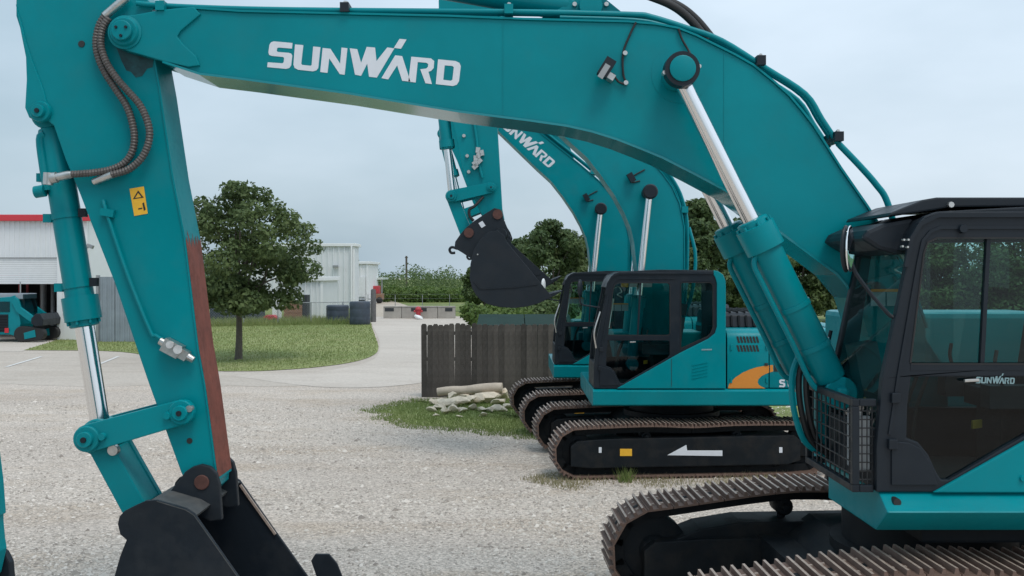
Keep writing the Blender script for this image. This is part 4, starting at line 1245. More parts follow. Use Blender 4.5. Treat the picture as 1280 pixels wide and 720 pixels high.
# wordmark: read off the rear excavator, whose machine stands 4.1 m further back and 0.42 m forward
D3 = Vector((-.42, 4.1, 0))
dv = Vector((.757, .653)); nv = Vector((-.653, .757)); Lw = 93
O3 = Vector((692, 205)) - dv * Lw - nv * (.05 * Lw)
def wm(u, v):
    a = (u - 63) / 1107; b = (v - 52 - .1 * (u - 63)) / 1107
    q = O3 + dv * (a * Lw) + nv * (b * Lw)
    p = W(q.x, q.y, 20.3); return (p.x - D3.x, p.z)
lettering(boom2, wm, M['decal'], YB2 + .006)
rp2 = Q(812, 240, 15.97)
boss('ram_pin', rp2, .11, 15.84, 16.95, M['black'], boom2, 24, [(0, .10), (.02, .12), (.1, .12), (.1, .10), (1, .10)])
tube('grease_line', [W(806, 212, YB2), W(792, 220, YB2), W(789, 228, YB2), W(800, 226, YB2)], .012, M['rubber'], boom2, 6)
bm = bmesh.new(); box(bm, W(789, 222, YB2 - .08), (.09, .1, .15), Matrix.Rotation(R(-30), 3, 'Y')); bevel_sharp(bm, .01); finish('work_lamp', bm, M['black'], boom2)
rf2 = Q(790, 455, 15.97)
for yy in (15.98, 16.92):
    cyl_ram(E2, 'boom_ram', rf2, rp2, yy, .095, .055, .38, M['teal'], collar=.2, n=18)
bx('ram_foot', rf2[0] - .15, 2.2, 16.05, 16.85, 1.34, 1.9, M['teal'], E2, .03)
# arm ram
plate('ram_bracket', [Q(a, b, YB2) for a, b in ((700,105),(730,105),(748,112),(760,130),(772,166))], YB2 + .16, YB2 + .34, M['teal'], boom2, .008)
cyl_ram(E2, 'arm_ram', Q(742, 118, YB2), Q(577, -28, YB2), 16.45, .10, .06, .55, M['teal'], n=18)
# --- stick, hung nearly upright
YS2 = 16.29
st2 = [(548,-16),(556,-32),(572,-42),(592,-40),(640,10),(636,60),(622,161),(628,262),(620,272),(603,270),(583,230),(568,161),(560,135),(549,128),(545,116),(549,100),(549,50)]
stick2 = plate('stick', [Q(a, b, YS2) for a, b in st2], YS2, YS2 + .32, M['teal'], E2, bev=.010)
tube('stick_line', [W(a, b, YS2 - .03) for a, b in ((592,150),(596,175),(599,205),(603,222))], .022, M['teal'], stick2, 8)
bm = bmesh.new()
for k in range(7):
    box(bm, W(598 + random.uniform(-5, 5), 188 + k * 3.4, YS2 - .05), (.09, .09, .07), Matrix.Rotation(random.random() * 3, 3, 'Y'))
bevel_sharp(bm, .012); finish('line_valve', bm, M['steel'], stick2)
for q in ((580, 170), (586, 215), (584, 195)):
    boss('line_clip', Q(*q, YS2), .03, YS2 - .04, YS2 + .02, M['steel'], stick2, 10)
bA, bB = Q(552, 117, 16.45), Q(565, 246, 16.35)
cyl_ram(E2, 'bucket_ram', bA, bB, 16.45, .10, .062, .52, M['teal'], n=18)
for y_ in (16.2, 16.66):
    l2 = plate('side_link', capsule(bB, Q(614, 235, YS2), .10, .085), y_, y_ + .05, M['teal'], E2, bev=.006)
    if y_ < 16.3:
        boss_set(bB, .09, y_, l2); boss_set(Q(614, 235, YS2), .07, y_, l2)
bl2 = plate('bucket_link', capsule(bB, Q(583, 292, YS2), .095, .10), 16.27, 16.62, M['teal'], E2, bev=.008)
hitch = [(568,310),(569,302),(576,292),(583,284),(593,276),(605,268),(618,260),(626,262),(630,275),(634,284),(636,294),(630,302),(614,300),(604,312),(601,322),(590,324),(578,316)]
hq = plate('quick_hitch', [Q(a, b, 16.15) for a, b in hitch], 16.15, 16.21, M['bucket'], E2, bev=.006)
plate('hitch_cheek', [Q(a, b, 16.15) for a, b in hitch], 16.68, 16.74, M['bucket'], hq, bev=.006)
plate('hitch_core', [Q(a, b, 16.15) for a, b in ((580,300),(596,286),(622,286),(612,298),(598,318),(590,318))], 16.215, 16.675, M['bucket'], hq, bev=.01)
boss('hitch_pin', Q(622, 268, 16.15), .085, 16.12, 16.78, M['rustpin'], hq, 20); boss('hitch_pin', Q(586, 291, 16.15), .085, 16.12, 16.78, M['rustpin'], hq, 20)
boss('hitch_pin', Q(626, 293, 16.15), .10, 16.0, 16.9, M['bucket'], hq, 20)
decal('hitch_plate', [Q(a, b, 16.14) for a, b in ((598,279),(603,276),(607,282),(602,285))], 16.14, M['decal'], hq)
tube('lifting_hook', [W(572, 311, 16.45), W(565, 309, 16.45), W(562, 312, 16.45), W(564, 316, 16.45), W(569, 316, 16.45)], .022, M['bucket'], hq, 8)
tube('hitch_hose', [W(604, 246, YS2 - .05), W(594, 257, YS2 - .1), (W(587, 262, YS2 - .1)), W(587, 270, YS2 - .1), W(592, 276, YS2 - .08)], .024, M['rubber'], hq, 8)
YK = 15.9
sid2 = [(600,300),(592,313),(588,330),(587,348),(590,360),(595,369),(602,376),(609,380),(625,384),(644,385),(660,383),(674,379),(690,371),(634,303),(630,294),(622,288),(610,290)]
wr2 = [(612,292),(600,303),(594,314),(590,330),(589,348),(592,359),(597,368),(610,378),(626,382),(644,383),(660,381),(674,377),(688,370)]
b2 = bucket(E2, [Q(a, b, YK) for a, b in sid2], [Q(a, b, YK) for a, b in wr2], [Q(a, b, YK) for a, b in ((632,298),(622,290),(611,292))], YK, 17.0, M['bucket'], (1, .42))
strip('wear_strip', [Q(a, b, YK) for a, b in ((592,352),(600,362),(640,360),(672,356))], .012, YK - .012, YK + .01, M['bucket'], b2)
bm = bmesh.new()
rings(bm, [W(597, 318, YK - .02), W(597, 318, YK + .01)], .012, 8); finish('weld_spot', bm, M['steel'], b2)

# ------------------------------------------------------------------ the rear excavator: a copy standing further back
E3 = copy_tree(E2)
E3.location = Vector(E2.location) + D3
ORG[E3.name] = Vector(E3.location)
tag(E3, 'teal excavator standing between the orange-swoosh excavator and the grey wooden fence', 'excavator')
for ch in E3.children:
    for g in ch.children:
        if g.name.startswith('mirror') and not g.name.startswith('mirror_arm'):
            g.data = g.data.copy(); g.data.materials[0] = M['white']; g.scale = (1.0, 1.0, 1.0)
piv = Vector((Q(603, 37, YB2)[0], 0, Q(603, 37, YB2)[1])) - Vector(E2.location)
piv.y = 0
RotP = Matrix.Translation(piv) @ Matrix.Rotation(R(-8.4), 4, 'Y') @ Matrix.Translation(-piv)
for ch in E3.children:
    nm = ch.name.split('.')[0]
    if nm in ('stick', 'bucket_ram', 'side_link', 'bucket_link', 'quick_hitch', 'bucket'):
        ch.matrix_local = RotP @ ch.matrix_local

# ------------------------------------------------------------------ arm end of one more excavator, by the camera
A0 = thing('excavator', (-3.4, 5.5, 0), 'teal excavator arm end standing on a narrow black bucket, mostly cut off', 'excavator')
Yz, Yf = 5.4, 5.77
z_ = lambda a, b: Q(a, b, Yf)
sa = [(-290,-150),(-130,-150),(-30,370),(-2,545),(5,600),(8,641),(5,642),(5,650),(7,672),(9,684),(2,715),(-20,730),(-60,720),(-110,600),(-200,300)]
stick0 = plate('stick', [z_(a, b) for a, b in sa], Yz, Yf, M['teal'], A0, bev=.010)
boss('stick_pin', z_(-18, 708), .06, Yz - .03, Yz + .44, M['primer'], stick0, 20)
YF2 = 5.98
sd0 = [(-130,790),(-80,762),(-20,765),(0,775),(110,930),(130,975),(-40,982),(-140,960),(-190,900),(-170,830)]
wr0 = [(-30,770),(-78,767),(-120,795),(-160,835),(-178,895),(-132,953),(-40,975),(126,976)]
bk0 = bucket(A0, [Q(a, b, YF2) for a, b in sd0], [Q(a, b, YF2) for a, b in wr0], [Q(a, b, YF2) for a, b in ((-2, 776), (-20, 768), (-76, 764))], 5.2, YF2, M['bucket'], (1, 0))
for y_ in (Yz - .07, Yz + .385):
    plate('bucket_ear', [Q(a, b, 5.84) for a, b in ((-90,790),(-55,700),(-20,678),(2,680),(12,688),(18,700),(20,722),(10,800))], y_, y_ + .055, M['bucket'], bk0, bev=.01)

# ------------------------------------------------------------------ ground
bm = bmesh.new()
for (a, b) in ((0, 0),):
    v = [bm.verts.new(p) for p in ((-600, -60, 0), (600, -60, 0), (600, 900, 0), (-600, 900, 0))]
    bm.faces.new(v)
gr = finish('ground', bm, M['gravel']); gr['kind'] = 'structure'

def smooth_poly(pts, n=5):
    q = spline([Vector((p.x, p.y, 0)) for p in pts] + [Vector((pts[0].x, pts[0].y, 0))], n)[:-1]
    return [(p.x, p.y) for p in q]
def ragged(pts, step=.35, amp=.12):
    """irregular edge for things that fray into gravel"""
    o = []
    n = len(pts)
    for i in range(n):
        a, b = Vector(pts[i]), Vector(pts[(i + 1) % n])
        k = max(1, int((b - a).length / step))
        for j in range(k):
            p = a + (b - a) * j / k
            o.append((p.x + amp * (noise.noise((p.x * 1.7, p.y * 1.7, 3)) + .5 * noise.noise((p.x * 6, p.y * 6, 5))), p.y + amp * 1.5 * noise.noise((p.x * 1.3, p.y * 1.3, 9))))
    return o

# paved lot on the left and the pale drive that runs back between lawn and fence
lotp = [G(-260, 480), G(100, 482), G(330, 484), G(470, 478), G(540, 470), G(560, 452), G(560, 432), G(100, 424), G(-400, 424)]
sheet('paved_lot', ragged([(p.x, p.y) for p in lotp], .8, .5), .004, M['lot'])
drv = [G(290, 470), G(380, 467), G(440, 458), G(466, 450), G(474, 440), G(475, 430), G(471, 418), G(463, 402), G(462, 396), G(580, 396), G(580, 415), G(560, 440), G(545, 470), G(500, 482), G(400, 484)]
sheet('driveway', smooth_poly(drv, 4), .008, M['drive'])
sheet('parking_apron', [(p.x, p.y) for p in (G(-300, 440), G(26, 440), G(92, 419), G(-500, 419))], .012, M['drive'])
for i, ((a, b), (c_, d_)) in enumerate((((8, 459), (52, 446)), ((118, 458), (148, 446)), ((192, 470), (226, 458)))):
    p, q = G(a, b), G(c_, d_); t = (q - p).normalized(); nn = Vector((-t.y, t.x, 0)) * .06
    o = sheet('parking_line', [(x.x, x.y) for x in (p + nn, q + nn, q - nn, p - nn)], .016, M['line'])
# lawn with the tree
lawn = [G(30, 438), G(150, 440), G(210, 452), G(262, 463), G(300, 464.5), G(340, 463.5), G(390, 460), G(430, 455), G(456, 449), G(470, 442), G(473, 434), G(470, 424), G(465, 410), G(461, 401), G(440, 392), G(300, 394), G(160, 398), G(118, 412), G(95, 418.5)]
lawn2 = smooth_poly(lawn, 4)
sheet('lawn', lawn2, .020, M['turf'])
# grass corner by the fence
cor = [G(452, 517), G(478, 508), G(500, 502), G(527, 499), G(600, 494), G(700, 492), G(760, 500), G(720, 540), G(690, 552), G(640, 548), G(600, 545), G(560, 541), G(520, 537), G(488, 530), G(460, 524)]
cor2 = ragged(smooth_poly(cor, 4), .12, .55)
cc_ = Vector((sum(p[0] for p in cor2) / len(cor2), sum(p[1] for p in cor2) / len(cor2)))
cor_in = [(cc_.x + (p[0] - cc_.x) * .90, cc_.y + (p[1] - cc_.y) * .84) for p in cor2]
cor_out = [(cc_.x + (p[0] - cc_.x) * 1.10, cc_.y + (p[1] - cc_.y) * 1.12) for p in cor2]
sheet('grass_verge', cor_in, .006, M['turf'])
# meadow beyond, on both sides of a bare track
sheet('meadow', [(-3.0, 62), (3.7, 27), (4.9, 22), (5.2, 19.8), (60, 17), (400, 80), (700, 700), (-900, 700), (-900, 100), (-300, 66), (-60, 72), (-13, 72), (-9, 74), (-4.2, 74)], .006, M['field'])
sheet('dirt_track', [(p.x, p.y) for p in (G(462, 396), G(500, 396), G(520, 386), G(500, 379), G(480, 374), G(448, 373), G(452, 380))], .014, M['dirt'])

def inside(poly, X, Y):
    n = len(poly); r = np.zeros(len(X), bool); j = n - 1
    for i in range(n):
        xi, yi = poly[i][0], poly[i][1]; xj, yj = poly[j][0], poly[j][1]
        c = ((yi > Y) != (yj > Y)) & (X < (xj - xi) * (Y - yi) / (yj - yi + 1e-12) + xi)
        r ^= c; j = i
    return r

# ------------------------------------------------------------------ scattered stones: the gravel's own relief
def scatter_stones():
    n = 95000
    # denser towards the viewer
    Y = 8.6 + (rng.random(n) ** 1.35) * 16.0
    X = (rng.random(n) * 2 - 1) * (Y * .56 + 1.2)
    k = inside(cor_in, X, Y) & (rng.random(n) < .93)
    X, Y = X[~k], Y[~k]; n = len(X)
    # wheel paths are swept bare, the loose stone lies between them
    den = np.array([noise.noise((x * .22 + .35 * y, y * .55, 4.0)) + .5 * noise.noise((x * .8, y * 1.6, 8.0)) for x, y in zip(X, Y)])
    k = (den + .35) * 1.3 > rng.random(n) - .25
    X, Y = X[k], Y[k]; n = len(X)
    s = (rng.gamma(3.2, .0027, n) + .0045) * np.where(rng.random(n) < .06, 1.8, 1.0)
    base = np.array([[1, 0, 0], [-1, 0, 0], [0, 1, 0], [0, -1, 0], [0, 0, .75], [0, 0, -.4]], dtype=np.float32)
    F = np.array([[0, 2, 4], [2, 1, 4], [1, 3, 4], [3, 0, 4]], dtype=np.int32)
    rot = rng.random(n) * 6.28
    jit = 1 + (rng.random((n, 6, 3)) - .5) * .7
    v = base[None] * jit * s[:, None, None]
    v[:, :, 0] *= (1 + rng.random(n) * .6)[:, None]
    c, q = np.cos(rot)[:, None], np.sin(rot)[:, None]
    vx = v[:, :, 0] * c - v[:, :, 1] * q; vy = v[:, :, 0] * q + v[:, :, 1] * c
    v = np.stack([vx + X[:, None], vy + Y[:, None], v[:, :, 2] + .002], axis=2)
    f = F[None] + (np.arange(n) * 6)[:, None, None]
    o = fast('gravel', v.reshape(-1, 3), f.reshape(-1, 3), M['stones'])
    tag(o, 'loose pale crushed stones lying on the yard', 'gravel', kind='stuff')
scatter_stones()

# ------------------------------------------------------------------ grass
def grass(name, poly, n, h0, h1, wd, m, label, z=.012, parent=None, patchy=0.0):
    P_ = np.array([(p[0], p[1]) for p in poly]); lo, hi = P_.min(0), P_.max(0)
    X = lo[0] + rng.random(n) * (hi[0] - lo[0]); Y = lo[1] + rng.random(n) * (hi[1] - lo[1])
    k = inside([tuple(p) for p in P_], X, Y)
    if patchy:
        nz_ = np.array([noise.noise((x * .9, y * .9, 0)) for x, y in zip(X, Y)])
        k &= (nz_ + rng.random(n) * .6) > patchy
    X, Y = X[k], Y[k]; n = len(X)
    hgt = h0 + (h1 - h0) * rng.random(n) ** 1.8
    a = rng.random(n) * 6.28; lean = hgt * (.15 + .5 * rng.random(n)); b = rng.random(n) * 6.28
    dx, dy = np.cos(a) * wd, np.sin(a) * wd
    v = np.empty((n, 3, 3), np.float32)
    v[:, 0] = np.stack([X - dx, Y - dy, np.full(n, z)], 1); v[:, 1] = np.stack([X + dx, Y + dy, np.full(n, z)], 1)
    v[:, 2] = np.stack([X + lean * np.cos(b), Y + lean * np.sin(b), z + hgt], 1)
    o = fast(name, v.reshape(-1, 3), np.arange(n * 3, dtype=np.int32).reshape(-1, 3), m)
    return tag(o, label, 'grass', kind='stuff')
grass('grass', lawn2, 70000, .03, .11, .016, M['grassb'], 'short sun-faded grass of the lawn round the tree', .02)
grass('grass', cor2, 42000, .02, .10, .008, M['grassn'], 'fresh short grass at the foot of the wooden fence', .002)
grass('sparse_grass', cor_out, 9000, .015, .07, .006, M['grassb'], 'thin dry grass fraying into the gravel by the fence', .002, patchy=.28)
# long grass along the chain-link fence
fl0, fl1 = G(118, 409), G(463, 402)
band = [(fl0.x, fl0.y - 2.2), (fl1.x, fl1.y - 4.0), (fl1.x, fl1.y + 2.5), (fl0.x, fl0.y + 2.5)]
grass('long_grass', band, 22000, .12, .55, .022, M['grassb'], 'long pale grass growing along the chain-link fence', .02)
wk = [(p.x, p.y) for p in (G(650, 600), G(700, 612), G(780, 622), G(860, 614), G(985, 596), G(985, 580), G(700, 588))]
grass('weeds', wk, 15000, .02, .10, .006, M['dryg'], 'dry weeds along the track of the orange-swoosh excavator', .002, patchy=.36)
grass('weeds', [(p.x, p.y) for p in (G(774, 604), G(790, 604), G(790, 597), G(774, 597))], 200, .08, .26, .007, M['grassn'], 'tall green weed tuft in front of the track', .002)

# ------------------------------------------------------------------ trees
def tube_np(bm, p0, p1, r0, r1, bend=.1, n=7):
    p0, p1 = Vector(p0), Vector(p1)
    mid = (p0 + p1) / 2 + Vector((random.uniform(-1, 1), random.uniform(-1, 1), random.uniform(0, 1))) * bend * (p1 - p0).length
    q = spline([p0, mid, p1], 4)
    rings(bm, q, [r0 + (r1 - r0) * i / (len(q) - 1) for i in range(len(q))], n)

def leaves(centres, n, size, flat=.35, spread=1.0):
    """leaf quads over the shells of clumps: centres rows of x,y,z,rx,rz"""
    cc = np.array(centres, dtype=np.float64)
    wgt = cc[:, 3] ** 2 * cc[:, 4]; wgt /= wgt.sum()
    k = rng.choice(len(cc), n, p=wgt)
    d = rng.normal(size=(n, 3)); d /= np.linalg.norm(d, axis=1)[:, None]
    rr = .55 + .5 * rng.random(n) ** .6
    pos = cc[k, :3] + d * rr[:, None] * np.stack([cc[k, 3], cc[k, 3], cc[k, 4]], 1) * spread
    nrm = d * .7 + rng.normal(size=(n, 3)) * .6 + np.array([0, 0, .45]); nrm /= np.linalg.norm(nrm, axis=1)[:, None]
    t = np.cross(nrm, rng.normal(size=(n, 3))); t /= np.linalg.norm(t, axis=1)[:, None]
    b = np.cross(nrm, t)
    s = size * (.6 + .8 * rng.random(n))
    t *= s[:, None]; b *= (s * .55)[:, None]
    v = np.stack([pos - t, pos + b * 1.0 + nrm * s[:, None] * .12, pos + t, pos - b * 1.0 + nrm * s[:, None] * .12], 1)
    return v.reshape(-1, 3), np.arange(n * 4, dtype=np.int32).reshape(-1, 4)

def tree(name, base, h, rx, trunk_h, trunk_r, nclump, nleaf, lsize, m, label, group=None, squash=1.0, cl=(.28, .48), seed=1, off=0.0):
    random.seed(seed)
    b = Vector(base)
    t = thing(name, b, label, 'tree', group)
    ch = h - trunk_h
    cen = []
    for i in range(nclump):
        a = random.random() * 6.283; u = random.random()
        zt = random.random()
        prof = math.sin(math.pi * min(1, (zt * .86 + .14))) ** .55      # full below, domed above
        rad = rx * prof * math.sqrt(u) * .82
        r_ = rx * random.uniform(*cl) * (1.0 - .25 * zt)
        cen.append((b.x + off + rad * math.cos(a), b.y + rad * math.sin(a) * squash, trunk_h + ch * (.10 + zt * .80), r_, r_ * random.uniform(.55, .8)))
    v, f = leaves(cen, nleaf, lsize)
    crown = fast('crown', v, f, m, t)
    bm = bmesh.new()
    rings(bm, [b + Vector((0, 0, -.05)), b + Vector((.01, 0, .12)), b + Vector((.03, 0, trunk_h * .6)), b + Vector((.02, .02, trunk_h + ch * .3))], [trunk_r * 1.5, trunk_r * 1.08, trunk_r * .9, trunk_r * .55], 10)
    for c in cen[:min(16, nclump)]:
        z0 = trunk_h * random.uniform(.75, 1.0) + ch * random.uniform(0, .22)
        tube_np(bm, (b.x + .02, b.y, z0), c[:3], trunk_r * .42, trunk_r * .08, .12)
    finish('trunk', bm, M['bark'], t, smooth=True)
    return t

tb = G(298, 450)
tree('lawn_tree', tb, 6.8, 3.0, 1.45, .125, 120, 23000, .08, M['leaf'], 'round dark green tree with bare trunk growing on the lawn', seed=5, cl=(.13, .24), off=.22)

# trees and scrub behind the machines, each its own
spots = [  # px of crown centre, distance, top px y, half width px
    (690, 62, 268, 50, 'leaf2'), (650, 70, 292, 34, 'leaf2'), (748, 66, 282, 48, 'leaf'), (606, 84, 322, 26, 'leaf2'),
    (870, 52, 236, 46, 'leaf2'), (935, 58, 262, 52, 'leaf2'), (815, 60, 262, 48, 'leaf'), (1000, 62, 282, 56, 'leaf'), (1075, 66, 290, 60, 'leaf2'), (1160, 60, 280, 62, 'leaf'), (1262, 58, 262, 66, 'leaf2')]
names = ['dark rounded tree rising just right of the hanging bucket', 'smaller light green tree peeping out beside the hanging bucket', 'tree hidden behind the lower booms above the two cabs',
         'low pale tree standing behind the hanging bucket', 'tall olive green tree behind the boom of the orange-swoosh excavator', 'olive green tree seen between the boom and its lift rams', 'tree filling the gap between the two raised booms',
         'dark tree seen past the lift rams', 'tree behind the cab of the large excavator', 'dark tree seen through the windows of the large cab', 'olive tree seen through the rear windows of the large cab']
for i, (px, Y, ty, hw, lm) in enumerate(spots):
    X = (px - CX) * Y / FPX; h = CAM_H + (HY - ty) * Y / FPX; rx = hw * Y / FPX * 1.15
    tree('woodland_tree', (X, Y, 0), h, rx, .35, .16, 80, 16000, .13, M[lm], names[i], 'trees behind the machines', seed=20 + i, cl=(.18, .34))

# shrubs along the meadow's edge
def shrub(px, Y, h, r, m, label, seed, n=2600, group='shrubs beyond the fence'):
    random.seed(seed)
    b = Vector(((px - CX) * Y / FPX, Y, 0))
    t = thing('shrub', b, label, 'shrub', group)
    cen = []
    for i in range(12):
        a = random.random() * 6.28; q = r * .75 * math.sqrt(random.random())
        cen.append((b.x + q * math.cos(a), b.y + q * math.sin(a), h * random.uniform(.25, .75), r * .38, h * .27))
    v, f = leaves(cen, n, .11)
    fast('foliage', v, f, m, t)
    bm = bmesh.new()
    for c in cen[:6]: tube_np(bm, (b.x, b.y, -.02), c[:3], .03, .008, .1, 5)
    finish('stem', bm, M['bark'], t)
for i, (px, Y, h, r, m, lb) in enumerate((
    (603, 56, 1.9, 1.4, 'leaf3', 'yellow-green shrub just past the end of the concrete blocks'),
    (622, 50, 1.7, 1.5, 'leaf3', 'yellow-green shrub below the hanging bucket'),
    (640, 48, 1.6, 1.6, 'leaf3', 'bushy shrub showing over the fence behind the dumpster'),
    (680, 50, 1.9, 1.6, 'leaf2', 'dark shrub behind the dumpster lid'),
    (925, 44, 1.1, 1.6, 'leaf3', 'low bright shrub behind the engine hood'),
    (885, 48, 1.3, 1.8, 'leaf3', 'low shrub in line with the raised boom'),
    (975, 47, 1.2, 1.7, 'leaf3', 'low shrub between the lift rams and cab'))):
    shrub(px, Y, h, r, M[m], lb, 60 + i)

# far wood on the horizon reads as one mass
def wood():
    random.seed(77)
    cen = []
    for i in range(170):
        px = random.uniform(440, 660); Y = random.uniform(150, 195)
        top = 337 + 4 * math.sin(px * .045) + 5 * math.sin(px * .13 + 1) + random.uniform(-2, 8)
        h = CAM_H + (HY - top) * Y / FPX
        r = random.uniform(1.3, 2.6)
        cen.append(((px - CX) * Y / FPX, Y, max(1.2, h - r * .8), r, r * .85))
        if random.random() < .8: cen.append(((px - CX) * Y / FPX + random.uniform(-1, 1), Y - 1, max(.8, h * .35), r, r))
    for i in range(420):
        px = random.choice([random.uniform(-500, 440), random.uniform(660, 1900)]); Y = random.uniform(150, 210)
        r = random.uniform(2, 3.4); h = random.uniform(4.2, 6.5)
        cen.append(((px - CX) * Y / FPX, Y, h - r * .8, r, r)); cen.append(((px - CX) * Y / FPX, Y - 1, h * .35, r, r))
    v, f = leaves(cen, 110000, .20)
    o = fast('far_wood', v, f, M['leaf2'])
    tag(o, 'dark green wood along the horizon beyond the meadow', 'wood', kind='stuff')
    cen = []
    for i in range(120):
        px = random.uniform(478, 585); Y = random.uniform(112, 128)
        cen.append(((px - CX) * Y / FPX, Y, random.uniform(.3, 1.0), random.uniform(.6, 1.1), random.uniform(.5, .9)))
    v, f = leaves(cen, 22000, .16)
    o = fast('hedge_scrub', v, f, M['leaf3'])
    tag(o, 'pale green scrub in front of the far wood', 'scrub', kind='stuff')
wood()

# ------------------------------------------------------------------ wooden fence with pickets
FY = 25.0
fence = thing('wooden_fence', (0.6, FY, 0), 'weathered grey wooden picket fence screening the dumpster', 'fence')
random.seed(4)
fx0, fx1 = W(527, 0, FY).x, 3.55
pw = .138; n = int((fx1 - fx0) / pw)
PM = []
for q in range(4):
    bm = bmesh.new()
    h = 1.83 + (q - 1.5) * .012; hw = pw / 2 + .0015
    lp = [(-hw, 0), (-hw, h - .045), (-hw + .03, h), (hw - .03, h), (hw, h - .045), (hw, 0)]
    poly_prism(bm, [lp], -.010, .010); bevel_sharp(bm, .002, 1)
    me = bpy.data.meshes.new('picket'); bm.to_mesh(me); bm.free()
    PM.append(me)
PMats = [mat('weathered_picket_%d' % k, (.058 * f_, .050 * f_, .044 * f_), .85, var=.4, vscale=5, bump=.35, bscale=22, dirt=(.12, .115, .11), dirt_amt=.5, dscale=3.5) for k, f_ in enumerate((.8, 1.0, 1.25, 1.55))]
for i in range(n):
    me = PM[random.randrange(4)].copy() if i < 12 else None
    src = random.randrange(4); mi = random.randrange(4)
    key = 'pk%d%d' % (src, mi)
    if key not in M:
        mm = PM[src].copy(); mm.materials.append(PMats[mi]); M[key] = mm
    if me: bpy.data.meshes.remove(me)
    o = bpy.data.objects.new('picket', M[key])
    link(o, fence)
    o.location = Vector((fx0 + pw * (i + .5), FY + random.uniform(-.004, .004), random.uniform(-.012, .012))) - ORG[fence.name]
    o.rotation_euler = (random.uniform(-.004, .004), random.uniform(-.006, .006), random.uniform(-.02, .02))
for z in (.3, .95, 1.6):
    bx('rail', fx0, fx1, FY + .016, FY + .056, z - .045, z + .045, M['picket'], fence)
for k in range(4):
    xx = fx0 + .06 + (fx1 - fx0 - .12) * k / 3
    bx('post', xx - .045, xx + .045, FY + .057, FY + .147, 0, 1.80, M['picket'], fence)

# dumpster behind it
dp = thing('dumpster', (.2, 26.6, 0), 'dark green dumpster with closed lids behind the wooden fence', 'dumpster')
bm = bmesh.new()
prism_x(bm, [(25.75, .15), (25.60, 1.45), (25.60, 1.72), (27.3, 1.90), (27.3, .15)], -.85, 1.55)
bevel_sharp(bm, .02); finish('bin', bm, M['dumpster'], dp)
for k in (0, 1):
    bm = bmesh.new(); x0 = -.90 + k * 1.24
    prism_x(bm, [(25.50, 1.73), (25.50, 1.78), (27.38, 1.985), (27.38, 1.93)], x0, x0 + 1.22)
    bevel_sharp(bm, .012); finish('lid', bm, M['dumpster'], dp)
for xx in (-.7, 1.4):
    for yy in (25.95, 27.15): boss('caster', (xx, .08), .08, yy, yy + .05, M['rubber'], dp, 14)

# broken concrete and a log at the fence corner
random.seed(31)
lgA, lgB = W(547, 497, 24.4), W(628, 489, 24.3)
lg = bmesh.new(); A_, B_ = Vector((lgA.x, 24.4, .20)), Vector((lgB.x, 24.2, .34))
q = [A_ + (B_ - A_) * (i / 8) + Vector((0, 0, .012 * math.sin(i * 1.3))) for i in range(9)]
rings(lg, q, [.10, .105, .112, .11, .115, .12, .115, .12, .118], 14)
o = finish('log', lg, M['log'], None, smooth=True); tag(o, 'pale round log lying on the broken concrete by the fence', 'log')
sp = [(541,503,1.1),(549,509,1.3),(560,507,1.5),(573,505,1.6),(586,503,1.4),(598,502,1.4),(612,500,2.2),(622,503,1.5),(628,497,1.6),(540,512,.8),(556,515,.9),(566,513,1.0),(578,513,.8),(590,510,1.1),(602,512,1.0),(612,512,1.1),(624,512,1.0),(634,508,1.2),(551,502,1.2),(566,500,1.3),(582,498,1.2),(596,496,1.2),(574,519,.6),(604,518,.7),(545,517,.6)]
for i, (px, py, s) in enumerate(sp):
    p = G(px, py + 3)
    bm = bmesh.new()
    bmesh.ops.create_icosphere(bm, subdivisions=2, radius=1)
    sx, sy, sz = .17 * s * random.uniform(.8, 1.4), .13 * s * random.uniform(.8, 1.3), .11 * s * random.uniform(.6, 1.2)
    off = Vector((random.random() * 50, random.random() * 50, 0))
    for v in bm.verts:
        d = v.co.copy()
        f_ = 1 + .45 * noise.noise(d * 1.3 + off)
        d = d * f_
        # flat broken faces
        for k in range(7):
            nn = Vector((math.sin(off.x + k * 2.1), math.cos(off.y + k * 1.7), math.sin(k * 2.4 + off.x))).normalized()
            e = d.dot(nn)
            if e > .5: d -= nn * (e - .5)
        v.co = Vector((d.x * sx, d.y * sy, d.z * sz))
    zmin = min(v.co.z for v in bm.verts)
    bm.transform(Matrix.Translation((p.x, p.y, .012 - zmin - .02)) @ Matrix.Rotation(random.random() * 3, 4, 'Z'))
    o = finish('broken_concrete', bm, M['rock'])
    tag(o, 'pale lump of broken concrete heaped at the foot of the wooden fence', 'rubble', 'broken concrete by the wooden fence')

